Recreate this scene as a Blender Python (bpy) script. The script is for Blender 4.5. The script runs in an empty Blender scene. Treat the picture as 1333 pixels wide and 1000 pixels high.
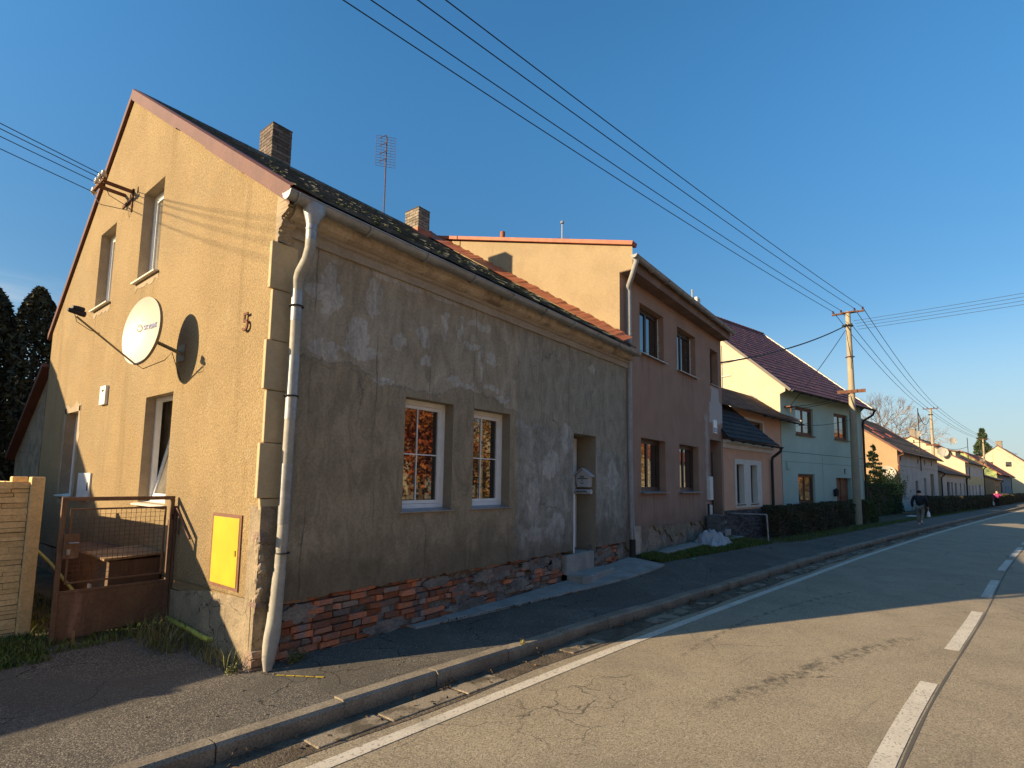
import bpy, bmesh, math, random
import numpy as np
from mathutils import Vector, Matrix
from mathutils.geometry import tessellate_polygon
random.seed(11)
RNG = np.random.default_rng(11)
scene = bpy.context.scene
COL = scene.collection
R = math.radians

# ------------------------------------------------------------------ nodes / materials
class NT:
    def __init__(s, nt): s.nt = nt
    def n(s, typ, ins=None, **props):
        nd = s.nt.nodes.new(typ)
        for k, v in props.items(): setattr(nd, k, v)
        for k, v in (ins or {}).items():
            if hasattr(v, 'is_output'): s.nt.links.new(v, nd.inputs[k])
            else: nd.inputs[k].default_value = v
        return nd
    def mix(s, f, a, b, blend='MIX'):
        c = lambda x: x if hasattr(x, 'is_output') else (tuple(x) + (1,))[:4]
        return s.n('ShaderNodeMix', {0: f, 6: c(a), 7: c(b)}, data_type='RGBA', blend_type=blend).outputs[2]
    def m(s, op, a, b=0.0, clamp=False):
        return s.n('ShaderNodeMath', {0: a, 1: b}, operation=op, use_clamp=clamp).outputs[0]
    def ramp(s, f, lo, hi, a=0.0, b=1.0):
        return s.n('ShaderNodeMapRange', {0: f, 1: lo, 2: hi, 3: a, 4: b}, interpolation_type='SMOOTHSTEP').outputs[0]
    def noise(s, v, scale, detail=5, rough=.55, dist=0.0):
        return s.n('ShaderNodeTexNoise', {'Vector': v, 'Scale': scale, 'Detail': detail, 'Roughness': rough, 'Distortion': dist}).outputs[0]
    def scl(s, v, x, y, z):
        return s.n('ShaderNodeVectorMath', {0: v, 1: (x, y, z)}, operation='MULTIPLY').outputs[0]
    def xyz(s, v): return s.n('ShaderNodeSeparateXYZ', {0: v}).outputs
    def vor(s, v, scale, feature='DISTANCE_TO_EDGE'):
        return s.n('ShaderNodeTexVoronoi', {'Vector': v, 'Scale': scale}, feature=feature).outputs['Distance']

def mat(name, c1, c2=None, scale=2.0, lo=.35, hi=.65, rough=.85, bump=None, spec=.3, metal=0.0, grain=None, island=0.0, extra=None, ior=1.5, streak=None, trans=None):
    m = bpy.data.materials.new(name); m.use_nodes = True
    nt = m.node_tree; b = nt.nodes['Principled BSDF']; g = NT(nt)
    geo = g.n('ShaderNodeNewGeometry'); pos = geo.outputs['Position']
    c = g.mix(0.0, c1, c1)
    if c2 is not None:
        c = g.mix(g.ramp(g.noise(pos, scale, 6, .6, .3), lo, hi), c1, c2)
    if streak:
        sc, c3, lo3, hi3 = streak
        c = g.mix(g.ramp(g.noise(g.scl(pos, sc, sc, sc * .12), 1.0, 6, .6, .2), lo3, hi3), c, c3)
    hx = None
    if extra:
        c = extra(g, c, pos)
        if isinstance(c, tuple): c, hx = c
    if grain:
        gs, ga = grain
        c = g.mix(1.0, c, g.n('ShaderNodeCombineColor', {i: g.ramp(g.noise(pos, gs, 3, .6), .25, .75, 1 - ga, 1 + ga) for i in range(3)}).outputs[0], 'MULTIPLY')
    if island:
        rp = geo.outputs['Random Per Island']
        v = g.ramp(rp, 0, 1, 1 - island, 1 + island)
        c = g.mix(1.0, c, g.n('ShaderNodeCombineColor', {0: v, 1: v, 2: v}).outputs[0], 'MULTIPLY')
    nt.links.new(c, b.inputs['Base Color'])
    b.inputs['Roughness'].default_value = rough
    b.inputs['Metallic'].default_value = metal
    b.inputs['Specular IOR Level'].default_value = spec
    b.inputs['IOR'].default_value = ior
    if trans:
        b.inputs['Subsurface Weight'].default_value = 0
    if bump:
        nrm = None
        if hx is not None: nrm = g.n('ShaderNodeBump', {'Strength': 1.0, 'Distance': .012, 'Height': hx}).outputs[0]
        for bs, st, dist, det in bump:
            ins = {'Strength': st, 'Distance': dist, 'Height': g.noise(pos, bs, det, .6)}
            if nrm is not None: ins['Normal'] = nrm
            nrm = g.n('ShaderNodeBump', ins).outputs[0]
        nt.links.new(nrm, b.inputs['Normal'])
    return m

def ex_roughcast(g, c, pos):
    x, y, z = g.xyz(pos)
    damp = g.m('MULTIPLY', g.ramp(z, 3.2, .4), g.ramp(g.noise(pos, 1.1, 5, .6), .38, .62))
    c = g.mix(g.m('MULTIPLY', damp, .55), c, (.20, .135, .065))
    pale = g.ramp(g.noise(g.scl(pos, 1, 1, .5), 3.1, 4, .5), .66, .72)
    c = g.mix(g.m('MULTIPLY', pale, .35), c, (.36, .28, .165))
    for (u0, u1, zb) in ((3.5, 4.45, 4.9), (5.73, 6.68, 4.87), (2.5, 3.6, 1.5), (2.2, 2.5, 3.4)):
        mk = g.m('MULTIPLY', g.m('MULTIPLY', g.ramp(y, u0 - .05, u0 + .08), g.ramp(y, u1 + .05, u1 - .08)), g.m('MULTIPLY', g.ramp(z, zb - 1.5, zb), g.ramp(z, zb + .03, zb - .03)))
        c = g.mix(g.m('MULTIPLY', mk, g.m('MULTIPLY', g.ramp(g.noise(g.scl(pos, 1, 9, .5), 1.0, 4, .6), .46, .66), .34)), c, (.17, .12, .06))
    rp_ = g.ramp(g.noise(pos, .55, 5, .6, .4), .54, .57)
    c = g.mix(g.m('MULTIPLY', rp_, .28), c, (.27, .205, .12))
    pits = g.ramp(g.vor(pos, 26, 'F1'), .18, .05)
    pits = g.m('MULTIPLY', pits, g.ramp(g.noise(pos, 4, 2), .5, .6))
    return g.mix(g.m('MULTIPLY', pits, .6), c, (.12, .075, .03))

BLOTS = [(0.53, 4.12, 0.12, 0.36), (1.13, 4.12, 0.13, 0.27), (0.46, 3.37, 0.22, 0.11), (0.35, 4.0, 0.2, 0.10), (0.90, 3.62, 0.15, 0.26), (1.0, 3.42, 0.3, 0.08), (1.54, 3.68, 0.10, 0.13), (1.5, 4.52, 0.50, 0.10), (2.03, 3.52, 0.08, 0.08), (1.99, 3.83, 0.12, 0.14), (2.38, 4.05, 0.08, 0.22), (2.3, 4.5, 0.36, 0.06), (2.70, 4.10, 0.05, 0.2), (3.10, 4.28, 0.28, 0.09), (3.17, 3.68, 0.035, 0.30), (3.38, 3.82, 0.13, 0.13), (3.0, 3.93, 0.2, 0.06), (2.72, 3.30, 0.34, 0.05), (3.42, 3.33, 0.2, 0.045), (1.33, 3.13, 0.15, 0.05), (3.71, 3.22, 0.24, 0.05), (5.31, 1.03, 0.26, 0.30), (4.6, 1.6, 0.2, 0.26), (6.56, 4.21, 0.16, 0.05), (5.6, 2.7, 0.16, 0.3), (4.7, 1.0, 0.35, 0.12), (7.5, 2.0, 0.25, 0.3), (5.1, 2.2, .3, .25)]
def ex_plaster(g, c, pos):
    x, y, z = g.xyz(pos)
    nz = g.n('ShaderNodeTexNoise', {'Vector': pos, 'Scale': 3.4, 'Detail': 6, 'Roughness': .62}).outputs
    nx = g.xyz(nz[1])
    wx = g.m('ADD', x, g.m('MULTIPLY', g.m('SUBTRACT', nx[0], .5), .42)); wz = g.m('ADD', z, g.m('MULTIPLY', g.m('SUBTRACT', nx[2], .5), .42))
    fine = g.noise(g.scl(pos, 1, 1, .45), 16, 5, .65)
    up = g.ramp(g.m('SUBTRACT', wz, g.m('MULTIPLY', g.m('SINE', g.m('MULTIPLY', wx, 2.6)), .10)), 3.135, 3.165)
    right = g.ramp(wx, 4.05, 4.12)
    lowr = g.m('MULTIPLY', right, g.m('SUBTRACT', 1.0, g.ramp(g.m('ADD', wz, g.m('MULTIPLY', wx, .13)), 3.44, 3.48)))
    lowl = g.m('MULTIPLY', g.m('SUBTRACT', 1.0, up), g.m('SUBTRACT', 1.0, right))
    c = g.mix(g.m('MULTIPLY', lowl, .75), c, (.255, .20, .128))
    c = g.mix(g.m('MULTIPLY', right, .65), c, (.26, .235, .18))
    cloud = g.ramp(g.noise(pos, 2.6, 7, .68, .5), .36, .66)
    c = g.mix(lowr, c, g.mix(cloud, (.225, .205, .165), (.335, .312, .262)))
    # filler blots
    acc = None
    for bx, bz, rx, rz in BLOTS:
        dx = g.m('MULTIPLY', g.m('SUBTRACT', wx, bx), 1 / rx); dz = g.m('MULTIPLY', g.m('SUBTRACT', wz, bz), 1 / rz)
        d = g.m('ADD', g.m('MULTIPLY', dx, dx), g.m('MULTIPLY', dz, dz))
        v = g.ramp(d, 1.15, .85)
        acc = v if acc is None else g.m('MAXIMUM', acc, v)
    acc = g.m('MULTIPLY', acc, g.ramp(fine, .30, .52))
    c = g.mix(g.m('MULTIPLY', acc, .68), c, (.44, .41, .365))
    # mottling, trowel strokes
    c = g.mix(.55, c, g.n('ShaderNodeMix', {0: 1.0, 6: c, 7: g.n('ShaderNodeCombineColor', {i: g.ramp(g.noise(g.scl(pos, 1.3, 1, .55), 4.2, 8, .7, .6), .3, .7, .55, 1.45) for i in range(3)}).outputs[0]}, data_type='RGBA', blend_type='MULTIPLY').outputs[2])
    # damp foot with a wandering tide line
    foot = g.ramp(g.m('ADD', z, g.m('MULTIPLY', g.noise(pos, 1.9, 7, .62), 1.5)), 2.05, 1.45)
    c = g.mix(g.m('MULTIPLY', foot, .6), c, (.095, .075, .05))
    # lanes between trowel boards, only here and there
    sx = g.m('ADD', x, g.m('MULTIPLY', g.noise(pos, 1.1, 5, .6), .22))
    fr = g.m('ABSOLUTE', g.m('SUBTRACT', g.m('FRACT', g.m('MULTIPLY', sx, 1.12)), .5))
    ln = g.m('MULTIPLY', g.ramp(fr, .014, .0), g.ramp(g.noise(pos, .8, 4), .44, .58))
    c = g.mix(g.m('MULTIPLY', ln, .6), c, (.085, .07, .05))
    e2 = g.m('MULTIPLY', g.ramp(g.m('ABSOLUTE', g.m('SUBTRACT', up, .5)), .5, .1), g.m('SUBTRACT', 1.0, right))
    c = g.mix(g.m('MULTIPLY', e2, g.m('MULTIPLY', g.ramp(fine, .35, .6), .55)), c, (.10, .082, .06))
    wv = g.n('ShaderNodeCombineXYZ', {0: wx, 1: y, 2: wz}).outputs[0]
    cr = g.m('MULTIPLY', g.ramp(g.vor(wv, .55), .006, .0), g.ramp(g.noise(pos, .9, 3), .52, .6))
    c = g.mix(g.m('MULTIPLY', cr, .7), c, (.08, .065, .05))
    h = g.m('ADD', g.m('MULTIPLY', lowl, .55), g.m('ADD', g.m('MULTIPLY', lowr, .9), g.m('ADD', g.m('MULTIPLY', acc, .35), g.m('MULTIPLY', ln, -.5))))
    return c, h

def ex_brown(g, c, pos):
    x, y, z = g.xyz(pos)
    c = g.mix(g.m('MULTIPLY', g.ramp(g.noise(g.scl(pos, 3, 3, .35), 1.4, 5), .52, .68), .35), c, (.40, .265, .20))
    for (u0, u1, zb) in ((8.97, 10.52, 1.66), (11.45, 13.06, 1.65), (8.97, 10.52, 5.04), (11.42, 12.95, 5.03)):
        mk = g.m('MULTIPLY', g.m('MULTIPLY', g.ramp(x, u0 - .06, u0 + .1), g.ramp(x, u1 + .06, u1 - .1)), g.m('MULTIPLY', g.ramp(z, zb - 1.0, zb), g.ramp(z, zb + .03, zb - .03)))
        c = g.mix(g.m('MULTIPLY', mk, g.m('MULTIPLY', g.ramp(g.noise(g.scl(pos, 9, 1, .5), 1.0, 4, .6), .48, .64), .5)), c, (.15, .10, .075))
    c = g.mix(g.m('MULTIPLY', g.ramp(g.m('ADD', z, g.m('MULTIPLY', g.noise(pos, 1.6, 6), .9)), 1.75, 1.25), .4), c, (.14, .10, .075))
    # grey mortar repair round the door
    e = g.m('MULTIPLY', g.m('SUBTRACT', g.noise(pos, 3.0, 4), .5), .5)
    ex_ = g.m('ADD', x, e); ez = g.m('ADD', z, e)
    a = g.m('MULTIPLY', g.ramp(ex_, 14.1, 14.16), g.m('MULTIPLY', g.ramp(ez, 3.85, 3.9), g.ramp(ez, 4.55, 4.5)))
    b_ = g.m('MULTIPLY', g.m('MULTIPLY', g.ramp(ex_, 14.3, 14.35), g.ramp(ex_, 15.1, 15.05)), g.m('MULTIPLY', g.ramp(z, 3.8, 3.9), g.ramp(z, 5.05, 5.0)))
    d_ = g.m('MULTIPLY', g.m('MULTIPLY', g.ramp(ex_, 13.66, 13.70), g.ramp(ex_, 13.98, 13.92)), g.ramp(z, 4.2, 3.9))
    f = g.m('MAXIMUM', g.m('MAXIMUM', a, b_), g.m('MULTIPLY', d_, .6))
    return g.mix(g.m('MULTIPLY', f, .8), c, (.48, .46, .43))

def road_dist(g, pos):
    x, y, z = g.xyz(pos); return x, y
def ex_road(g, c, pos):
    x, y, z = g.xyz(pos)
    st = g.n('ShaderNodeTexVoronoi', {'Vector': pos, 'Scale': 105.0}, feature='F1')
    v = g.xyz(st.outputs['Color'])[0]
    c = g.mix(g.m('MULTIPLY', g.ramp(v, .62, .98), .55), c, (.50, .425, .31))
    c = g.mix(g.m('MULTIPLY', g.ramp(v, .36, .05), .55), c, (.085, .072, .055))
    c = g.mix(g.m('MULTIPLY', g.ramp(g.noise(pos, 42, 3, .6), .60, .70), .45), c, (.10, .085, .065))
    c = g.mix(g.m('MULTIPLY', g.ramp(g.noise(pos, 1.3, 6, .65, .3), .46, .66), .30), c, (.16, .135, .10))
    # rubber and seal smears running along the lane
    al = g.m('ADD', y, g.m('MULTIPLY', x, .135))
    cv = g.n('ShaderNodeCombineXYZ', {0: g.m('MULTIPLY', x, .35), 1: g.m('MULTIPLY', al, 4.0), 2: 0.0}).outputs[0]
    sm = g.ramp(g.noise(cv, 1.0, 5, .6, .4), .60, .74)
    c = g.mix(g.m('MULTIPLY', sm, g.m('MULTIPLY', g.ramp(g.noise(pos, .5, 3), .45, .6), .55)), c, (.07, .065, .06))
    wv = g.n('ShaderNodeVectorMath', {0: pos, 1: g.n('ShaderNodeVectorMath', {0: g.n('ShaderNodeTexNoise', {'Vector': pos, 'Scale': 3.0, 'Detail': 5}).outputs[1], 1: (.45, .45, 0)}, operation='MULTIPLY').outputs[0]}, operation='ADD').outputs[0]
    cr = g.ramp(g.vor(wv, 2.6), .022, .004)
    dx_ = g.m('SUBTRACT', x, 1.55); dy_ = g.m('MULTIPLY', g.m('ADD', y, 2.75), 1.9)
    near = g.m('MULTIPLY', g.ramp(g.m('ADD', g.m('ADD', g.m('MULTIPLY', dx_, dx_), g.m('MULTIPLY', dy_, dy_)), g.m('MULTIPLY', g.noise(pos, 1.6, 4), 1.6)), 2.2, 1.1), g.ramp(g.noise(pos, 3.0, 3), .40, .52))
    for (ax, ay, bx, by, wd) in ((6.6, -5.2, 1.9, -3.6, .07), (5.9, -4.95, 2.5, -3.85, .05), (9.8, -4.2, 3.3, -2.95, .04)):
        L = math.hypot(bx - ax, by - ay); tx, ty = (bx - ax) / L, (by - ay) / L
        rx, ry = g.m('SUBTRACT', x, ax), g.m('SUBTRACT', y, ay)
        along = g.m('ADD', g.m('MULTIPLY', rx, tx), g.m('MULTIPLY', ry, ty))
        bend = g.m('MULTIPLY', g.m('MULTIPLY', along, g.m('SUBTRACT', L, along)), .03)
        off = g.m('ABSOLUTE', g.m('ADD', g.m('ADD', g.m('MULTIPLY', rx, -ty), g.m('MULTIPLY', ry, tx)), g.m('ADD', bend, g.m('MULTIPLY', g.m('SUBTRACT', g.noise(pos, 2.2, 3), .5), .12))))
        k_ = g.m('MULTIPLY', g.m('MULTIPLY', g.ramp(off, wd * 1.7, wd * .3), g.m('MULTIPLY', g.ramp(along, -.1, .6), g.ramp(along, L + .1, L - .8))), g.ramp(g.noise(pos, 9, 5, .7), .44, .62))
        c = g.mix(g.m('MULTIPLY', k_, .75), c, (.06, .052, .042))
    c = g.mix(g.m('MULTIPLY', g.m('MULTIPLY', cr, near), .7), c, (.035, .03, .024))
    cr2 = g.ramp(g.vor(wv, .7), .006, .001)
    c = g.mix(g.m('MULTIPLY', cr2, g.m('MULTIPLY', g.ramp(g.noise(pos, .3, 3), .5, .6), .7)), c, (.03, .028, .025))
    return c

def ex_pave(g, c, pos):
    st = g.n('ShaderNodeTexVoronoi', {'Vector': pos, 'Scale': 92.0}, feature='F1')
    v = g.xyz(st.outputs['Color'])[0]
    c = g.mix(g.m('MULTIPLY', g.ramp(v, .55, .98), .8), c, (.36, .31, .24))
    c = g.mix(g.m('MULTIPLY', g.ramp(st.outputs['Distance'], .42, .62), .7), c, (.035, .031, .027))
    c = g.mix(g.m('MULTIPLY', g.ramp(g.noise(pos, .55, 6, .6, .5), .52, .56), .45), c, (.075, .066, .055))
    x, y, z = g.xyz(pos)
    wv = g.n('ShaderNodeVectorMath', {0: pos, 1: g.n('ShaderNodeVectorMath', {0: g.n('ShaderNodeTexNoise', {'Vector': pos, 'Scale': 2.5, 'Detail': 4}).outputs[1], 1: (.5, .5, 0)}, operation='MULTIPLY').outputs[0]}, operation='ADD').outputs[0]
    c = g.mix(g.m('MULTIPLY', g.ramp(g.vor(wv, 1.1), .010, .002), g.ramp(g.noise(pos, .6, 3), .48, .58)), c, (.02, .02, .018))
    return g.mix(g.m('MULTIPLY', g.ramp(g.noise(pos, .8, 5), .45, .65), .45), c, (.10, .085, .065))

def ex_moss(g, c, pos):
    ms = g.ramp(g.noise(pos, 1.6, 6, .65), .48, .62)
    c = g.mix(g.m('MULTIPLY', ms, .8), c, (.045, .055, .018))
    return g.mix(g.m('MULTIPLY', g.ramp(g.noise(pos, 6, 4), .66, .72), .22), c, (.20, .20, .18))

def ex_rust(g, c, pos):
    return g.mix(g.ramp(g.noise(pos, 5, 6, .65), .50, .62), c, (.16, .065, .03))
def ex_marking(g, c, pos):
    w = g.ramp(g.noise(pos, 38, 4, .6), .56, .64)
    w2 = g.ramp(g.noise(pos, 2.2, 4, .6), .55, .75)
    return g.mix(g.m('MAXIMUM', g.m('MULTIPLY', w, .75), g.m('MULTIPLY', w2, .5)), c, (.17, .155, .135))
def ex_fencerel(g, c, pos):
    return c

M = {}
M['roughcast'] = mat('ochre_roughcast', (.325, .232, .118), (.285, .20, .10), 1.0, rough=.95, grain=(44, .26), bump=[(38, 1.0, .022, 5), (120, .8, .007, 3)], extra=ex_roughcast, streak=(2.2, (.25, .175, .085), .56, .76))
M['plaster'] = mat('grey_cement_plaster', (.30, .245, .168), (.35, .295, .215), .9, rough=.93, grain=(30, .14), bump=[(6, .55, .02, 7), (50, .45, .006, 5)], extra=ex_plaster)
M['reveal'] = mat('smooth_grey_reveal', (.21, .175, .125), (.24, .205, .15), 3, rough=.9, grain=(40, .08), bump=[(30, .3, .004, 4)])
M['paleframe'] = mat('pale_plaster_repair', (.36, .28, .19), (.30, .235, .16), 5, rough=.95, grain=(60, .12), bump=[(40, .5, .008, 4)])
M['brick'] = mat('old_red_brick', (.44, .15, .07), (.30, .15, .10), 5.5, .42, .60, rough=.95, grain=(45, .25), island=.45, bump=[(35, .8, .012, 5)], streak=(4, (.20, .18, .165), .54, .66))
M['brickgrey'] = mat('lime_smeared_brick', (.26, .175, .13), (.20, .16, .135), 6, .4, .6, rough=.95, grain=(40, .25), island=.3, bump=[(35, .8, .012, 5)])
M['mortar'] = mat('crumbling_mortar', (.25, .22, .185), (.13, .115, .10), 4, rough=.97, grain=(30, .25), bump=[(14, .9, .03, 6), (60, .6, .008, 4)])
M['sockle'] = mat('grey_cement_sockle', (.30, .235, .155), (.21, .165, .11), 3, rough=.95, grain=(45, .18), bump=[(20, .8, .02, 6), (90, .5, .005, 3)], extra=lambda g, c, p: g.mix(g.m('MULTIPLY', g.ramp(g.vor(g.n('ShaderNodeVectorMath', {0: p, 1: g.n('ShaderNodeVectorMath', {0: g.n('ShaderNodeTexNoise', {'Vector': p, 'Scale': 5.0, 'Detail': 4}).outputs[1], 1: (.25, .25, .25)}, operation='MULTIPLY').outputs[0]}, operation='ADD').outputs[0], 3.2), .02, .004), g.ramp(g.noise(p, 1.5, 3), .45, .55)), c, (.05, .04, .03)))
M['quoin'] = mat('smooth_ochre_quoin', (.48, .37, .215), (.44, .335, .195), 4, rough=.85, grain=(30, .06), streak=(3, (.40, .32, .18), .55, .75), bump=[(25, .2, .004, 4)])
M['cornice'] = mat('peeling_cornice', (.52, .425, .325), (.40, .315, .24), 2.2, .45, .58, rough=.92, grain=(25, .15), streak=(2.5, (.22, .17, .13), .52, .66), bump=[(10, .6, .015, 6)])
M['cornband'] = mat('brown_fascia', (.33, .275, .215), (.38, .325, .26), 3, rough=.9, grain=(30, .12), bump=[(20, .3, .006, 4)])
M['zinc'] = mat('weathered_zinc', (.36, .36, .345), (.27, .265, .255), 3.5, rough=.5, metal=.5, spec=.5, grain=(30, .10), streak=(4, (.30, .27, .23), .55, .72), bump=[(6, .25, .012, 3)])
M['creampipe'] = mat('cream_painted_pipe', (.37, .345, .29), (.30, .275, .23), 3, rough=.6, grain=(30, .1), streak=(5, (.30, .24, .17), .56, .7), bump=[(5, .25, .012, 3)])
M['greypipe'] = mat('grey_painted_pipe', (.33, .33, .325), (.27, .265, .26), 4, rough=.6, grain=(30, .08), streak=(5, (.20, .16, .12), .6, .72))
M['blackiron'] = mat('black_cast_iron', (.02, .02, .02), (.03, .025, .022), 6, rough=.6)
M['flash'] = mat('redbrown_sheet_flashing', (.135, .052, .034), (.11, .042, .028), 3, rough=.6, grain=(30, .12), streak=(3, (.10, .04, .028), .55, .7), bump=[(5, .2, .01, 3)])
M['flashorange'] = mat('orange_sheet_flashing', (.40, .125, .055), (.30, .092, .045), 4, rough=.6, grain=(40, .15), bump=[(8, .3, .01, 3)])
M['slate'] = mat('mossy_dark_roof_slate', (.075, .08, .078), (.12, .125, .12), 2.5, rough=.85, grain=(20, .2), island=.3, extra=ex_moss, bump=[(25, .6, .015, 5)])
M['pvc'] = mat('white_pvc_frame', (.80, .80, .78), (.74, .74, .72), 6, rough=.35, spec=.5)
M['brownframe'] = mat('dark_brown_frame', (.055, .032, .022), (.075, .042, .028), 8, rough=.5, spec=.5)
M['silltin'] = mat('sheet_metal_sill', (.36, .36, .37), (.28, .28, .29), 8, rough=.4, metal=.5, spec=.5)
M['sillwhite'] = mat('white_sill', (.72, .68, .58), (.62, .58, .5), 8, rough=.6)
M['glass'] = mat('dark_window_glass', (.012, .012, .013), rough=.02, spec=.8, ior=1.9)
M['glasscurt'] = mat('curtained_window_glass', (.20, .175, .135), (.13, .11, .085), 3, rough=.05, spec=.7, ior=1.7, streak=(9, (.30, .26, .2), .5, .7))
M['glassblind'] = mat('glass_with_pale_blind', (.30, .30, .30), (.24, .25, .26), 3, rough=.06, spec=.7, ior=1.7)
M['chimbrick'] = mat('sooty_chimney_brick', (.11, .085, .07), (.16, .125, .10), 6, rough=.95, grain=(40, .2), island=.35, bump=[(30, .8, .01, 5)])
M['chimbrick2'] = mat('pale_lime_brick', (.24, .195, .145), (.18, .145, .11), 6, rough=.95, grain=(40, .2), island=.3, bump=[(30, .8, .01, 5)])
M['chimmortar'] = mat('dark_chimney_mortar', (.07, .055, .045), (.05, .04, .035), 6, rough=.97)
M['yellowbox'] = mat('yellow_gas_box_paint', (.56, .38, .02), (.50, .335, .02), 2.5, rough=.55, spec=.35, streak=(3, (.42, .28, .03), .56, .75))
M['yellowlock'] = mat('dull_yellow_lock', (.30, .20, .02), rough=.5)
M['rustframe'] = mat('redbrown_painted_steel', (.16, .08, .055), (.20, .10, .065), 5, rough=.7, grain=(40, .15), extra=ex_rust)
M['gatepaint'] = mat('rust_brown_gate_paint', (.165, .098, .060), (.135, .075, .047), 4, rough=.7, grain=(30, .15), streak=(4, (.27, .15, .10), .56, .7), bump=[(8, .15, .01, 3)])
M['gaspipe'] = mat('yellow_gas_pipe', (.50, .46, .07), (.38, .36, .07), 8, rough=.55)
M['concrete'] = mat('grey_concrete', (.34, .32, .285), (.26, .245, .22), 3, rough=.92, grain=(60, .15), bump=[(40, .4, .006, 4)], streak=(3, (.2, .185, .16), .58, .75))
M['polecon'] = mat('pale_concrete_pole', (.36, .30, .205), (.31, .255, .175), 1.2, rough=.9, grain=(50, .1), bump=[(40, .3, .005, 4)])
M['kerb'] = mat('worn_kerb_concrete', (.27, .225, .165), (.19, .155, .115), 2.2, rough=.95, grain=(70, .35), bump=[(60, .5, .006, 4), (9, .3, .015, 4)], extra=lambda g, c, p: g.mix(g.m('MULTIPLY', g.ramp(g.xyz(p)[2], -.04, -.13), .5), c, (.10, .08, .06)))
M['gutterslab'] = mat('gutter_slab_concrete', (.26, .21, .15), (.10, .08, .055), 3.2, .44, .58, rough=.97, grain=(60, .3), bump=[(50, .6, .008, 4)])
M['dirt'] = mat('gutter_dirt', (.085, .065, .045), (.15, .115, .08), 5, rough=1, grain=(60, .35), bump=[(40, 1, .02, 5)])
M['road'] = mat('worn_asphalt_road', (.29, .23, .15), (.335, .268, .178), .8, rough=.93, grain=(60, .15), bump=[(110, .6, .005, 3)], extra=ex_road)
M['pave'] = mat('coarse_asphalt_pavement', (.13, .113, .092), (.175, .15, .12), 1.5, rough=.95, bump=[(80, .8, .008, 3)], extra=ex_pave)
M['marking'] = mat('worn_white_road_paint', (.62, .55, .44), (.55, .485, .385), 4, rough=.8, grain=(80, .12), extra=ex_marking, bump=[(60, .4, .003, 3)])
M['earth'] = mat('bare_earth', (.075, .06, .04), (.11, .10, .05), 2.5, rough=1, grain=(25, .3), bump=[(15, .8, .03, 6)])
M['lawn'] = mat('rough_lawn', (.10, .12, .03), (.20, .155, .06), .6, rough=1, grain=(12, .3), bump=[(10, 1, .05, 5)])
M['grass'] = mat('green_grass_blades', (.075, .125, .022), (.12, .135, .035), 2, rough=.8, island=.45)
M['drygrass'] = mat('dry_straw_grass', (.24, .20, .085), (.12, .13, .04), 3, rough=.9, island=.4)
M['litter'] = mat('dry_fallen_leaves', (.16, .09, .04), (.09, .06, .03), 5, rough=.95, island=.5)
M['hedge'] = mat('bare_dark_hedge_leaf', (.085, .068, .042), (.05, .06, .026), 2, rough=.9, island=.5)
M['hedgegreen'] = mat('green_hedge_leaf', (.08, .11, .035), (.05, .07, .022), 2, rough=.9, island=.5)
M['twig'] = mat('dark_twig', (.06, .045, .033), (.09, .07, .05), 6, rough=.95)
M['conifer'] = mat('spruce_needles', (.035, .06, .028), (.055, .075, .03), 2, rough=.9, island=.5)
M['coniferyellow'] = mat('yellowgreen_fir_needles', (.30, .29, .08), (.17, .19, .055), 2, rough=.9, island=.5)
M['thuja'] = mat('dark_thuja_foliage', (.055, .052, .028), (.075, .065, .034), 2, rough=.95, island=.5)
M['autumnred'] = mat('red_autumn_leaf', (.30, .055, .02), (.36, .13, .03), .8, rough=.8, island=.45)
M['autumngold'] = mat('gold_autumn_leaf', (.42, .24, .05), (.30, .13, .03), .8, rough=.8, island=.45)
M['bark'] = mat('grey_bark', (.15, .115, .085), (.10, .08, .06), 6, rough=.95, bump=[(20, .6, .02, 5)])
M['palebark'] = mat('pale_winter_twigs', (.27, .215, .165), (.20, .155, .12), 2, rough=.95)
M['brown'] = mat('brown_roughcast', (.365, .23, .162), (.32, .198, .138), 1.4, rough=.95, grain=(60, .16), bump=[(75, .8, .01, 3)], extra=ex_brown)
M['cream2'] = mat('warm_cream_render', (.32, .24, .14), (.29, .215, .125), 1.6, rough=.92, grain=(30, .08), streak=(1.6, (.28, .20, .115), .56, .76), bump=[(40, .4, .008, 4)])
M['sockle2'] = mat('flaking_sandy_plinth', (.33, .26, .19), (.20, .17, .135), 2.2, .44, .56, rough=.95, grain=(30, .2), bump=[(9, .9, .04, 6), (40, .6, .01, 4)], streak=(5, (.09, .075, .06), .60, .70))
M['soffit'] = mat('grey_brown_soffit', (.20, .13, .10), (.26, .18, .145), 1.6, .5, .66, rough=.9, grain=(20, .12))
M['salmon'] = mat('salmon_render', (.66, .385, .25), (.62, .355, .23), 1.6, rough=.9, grain=(40, .07), bump=[(60, .4, .005, 3)])
M['whitetrim'] = mat('offwhite_trim', (.68, .64, .56), (.62, .58, .5), 3, rough=.85)
M['stonedark'] = mat('dark_stacked_stone', (.055, .055, .058), (.09, .088, .088), 7, rough=.85, island=.45, grain=(25, .25), bump=[(20, .8, .015, 5)])
M['blackroof'] = mat('black_bitumen_shingle', (.022, .022, .025), (.035, .034, .036), 3, rough=.8, island=.25, grain=(60, .3), bump=[(60, .5, .005, 3)])
M['brownroof'] = mat('brown_concrete_tile', (.17, .085, .05), (.13, .065, .042), 3, rough=.85, island=.25, grain=(20, .2))
M['mint'] = mat('mint_green_render', (.43, .56, .475), (.40, .52, .445), 1.2, rough=.9, grain=(40, .06), streak=(1.5, (.31, .39, .35), .58, .76), bump=[(60, .4, .005, 3)])
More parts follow.
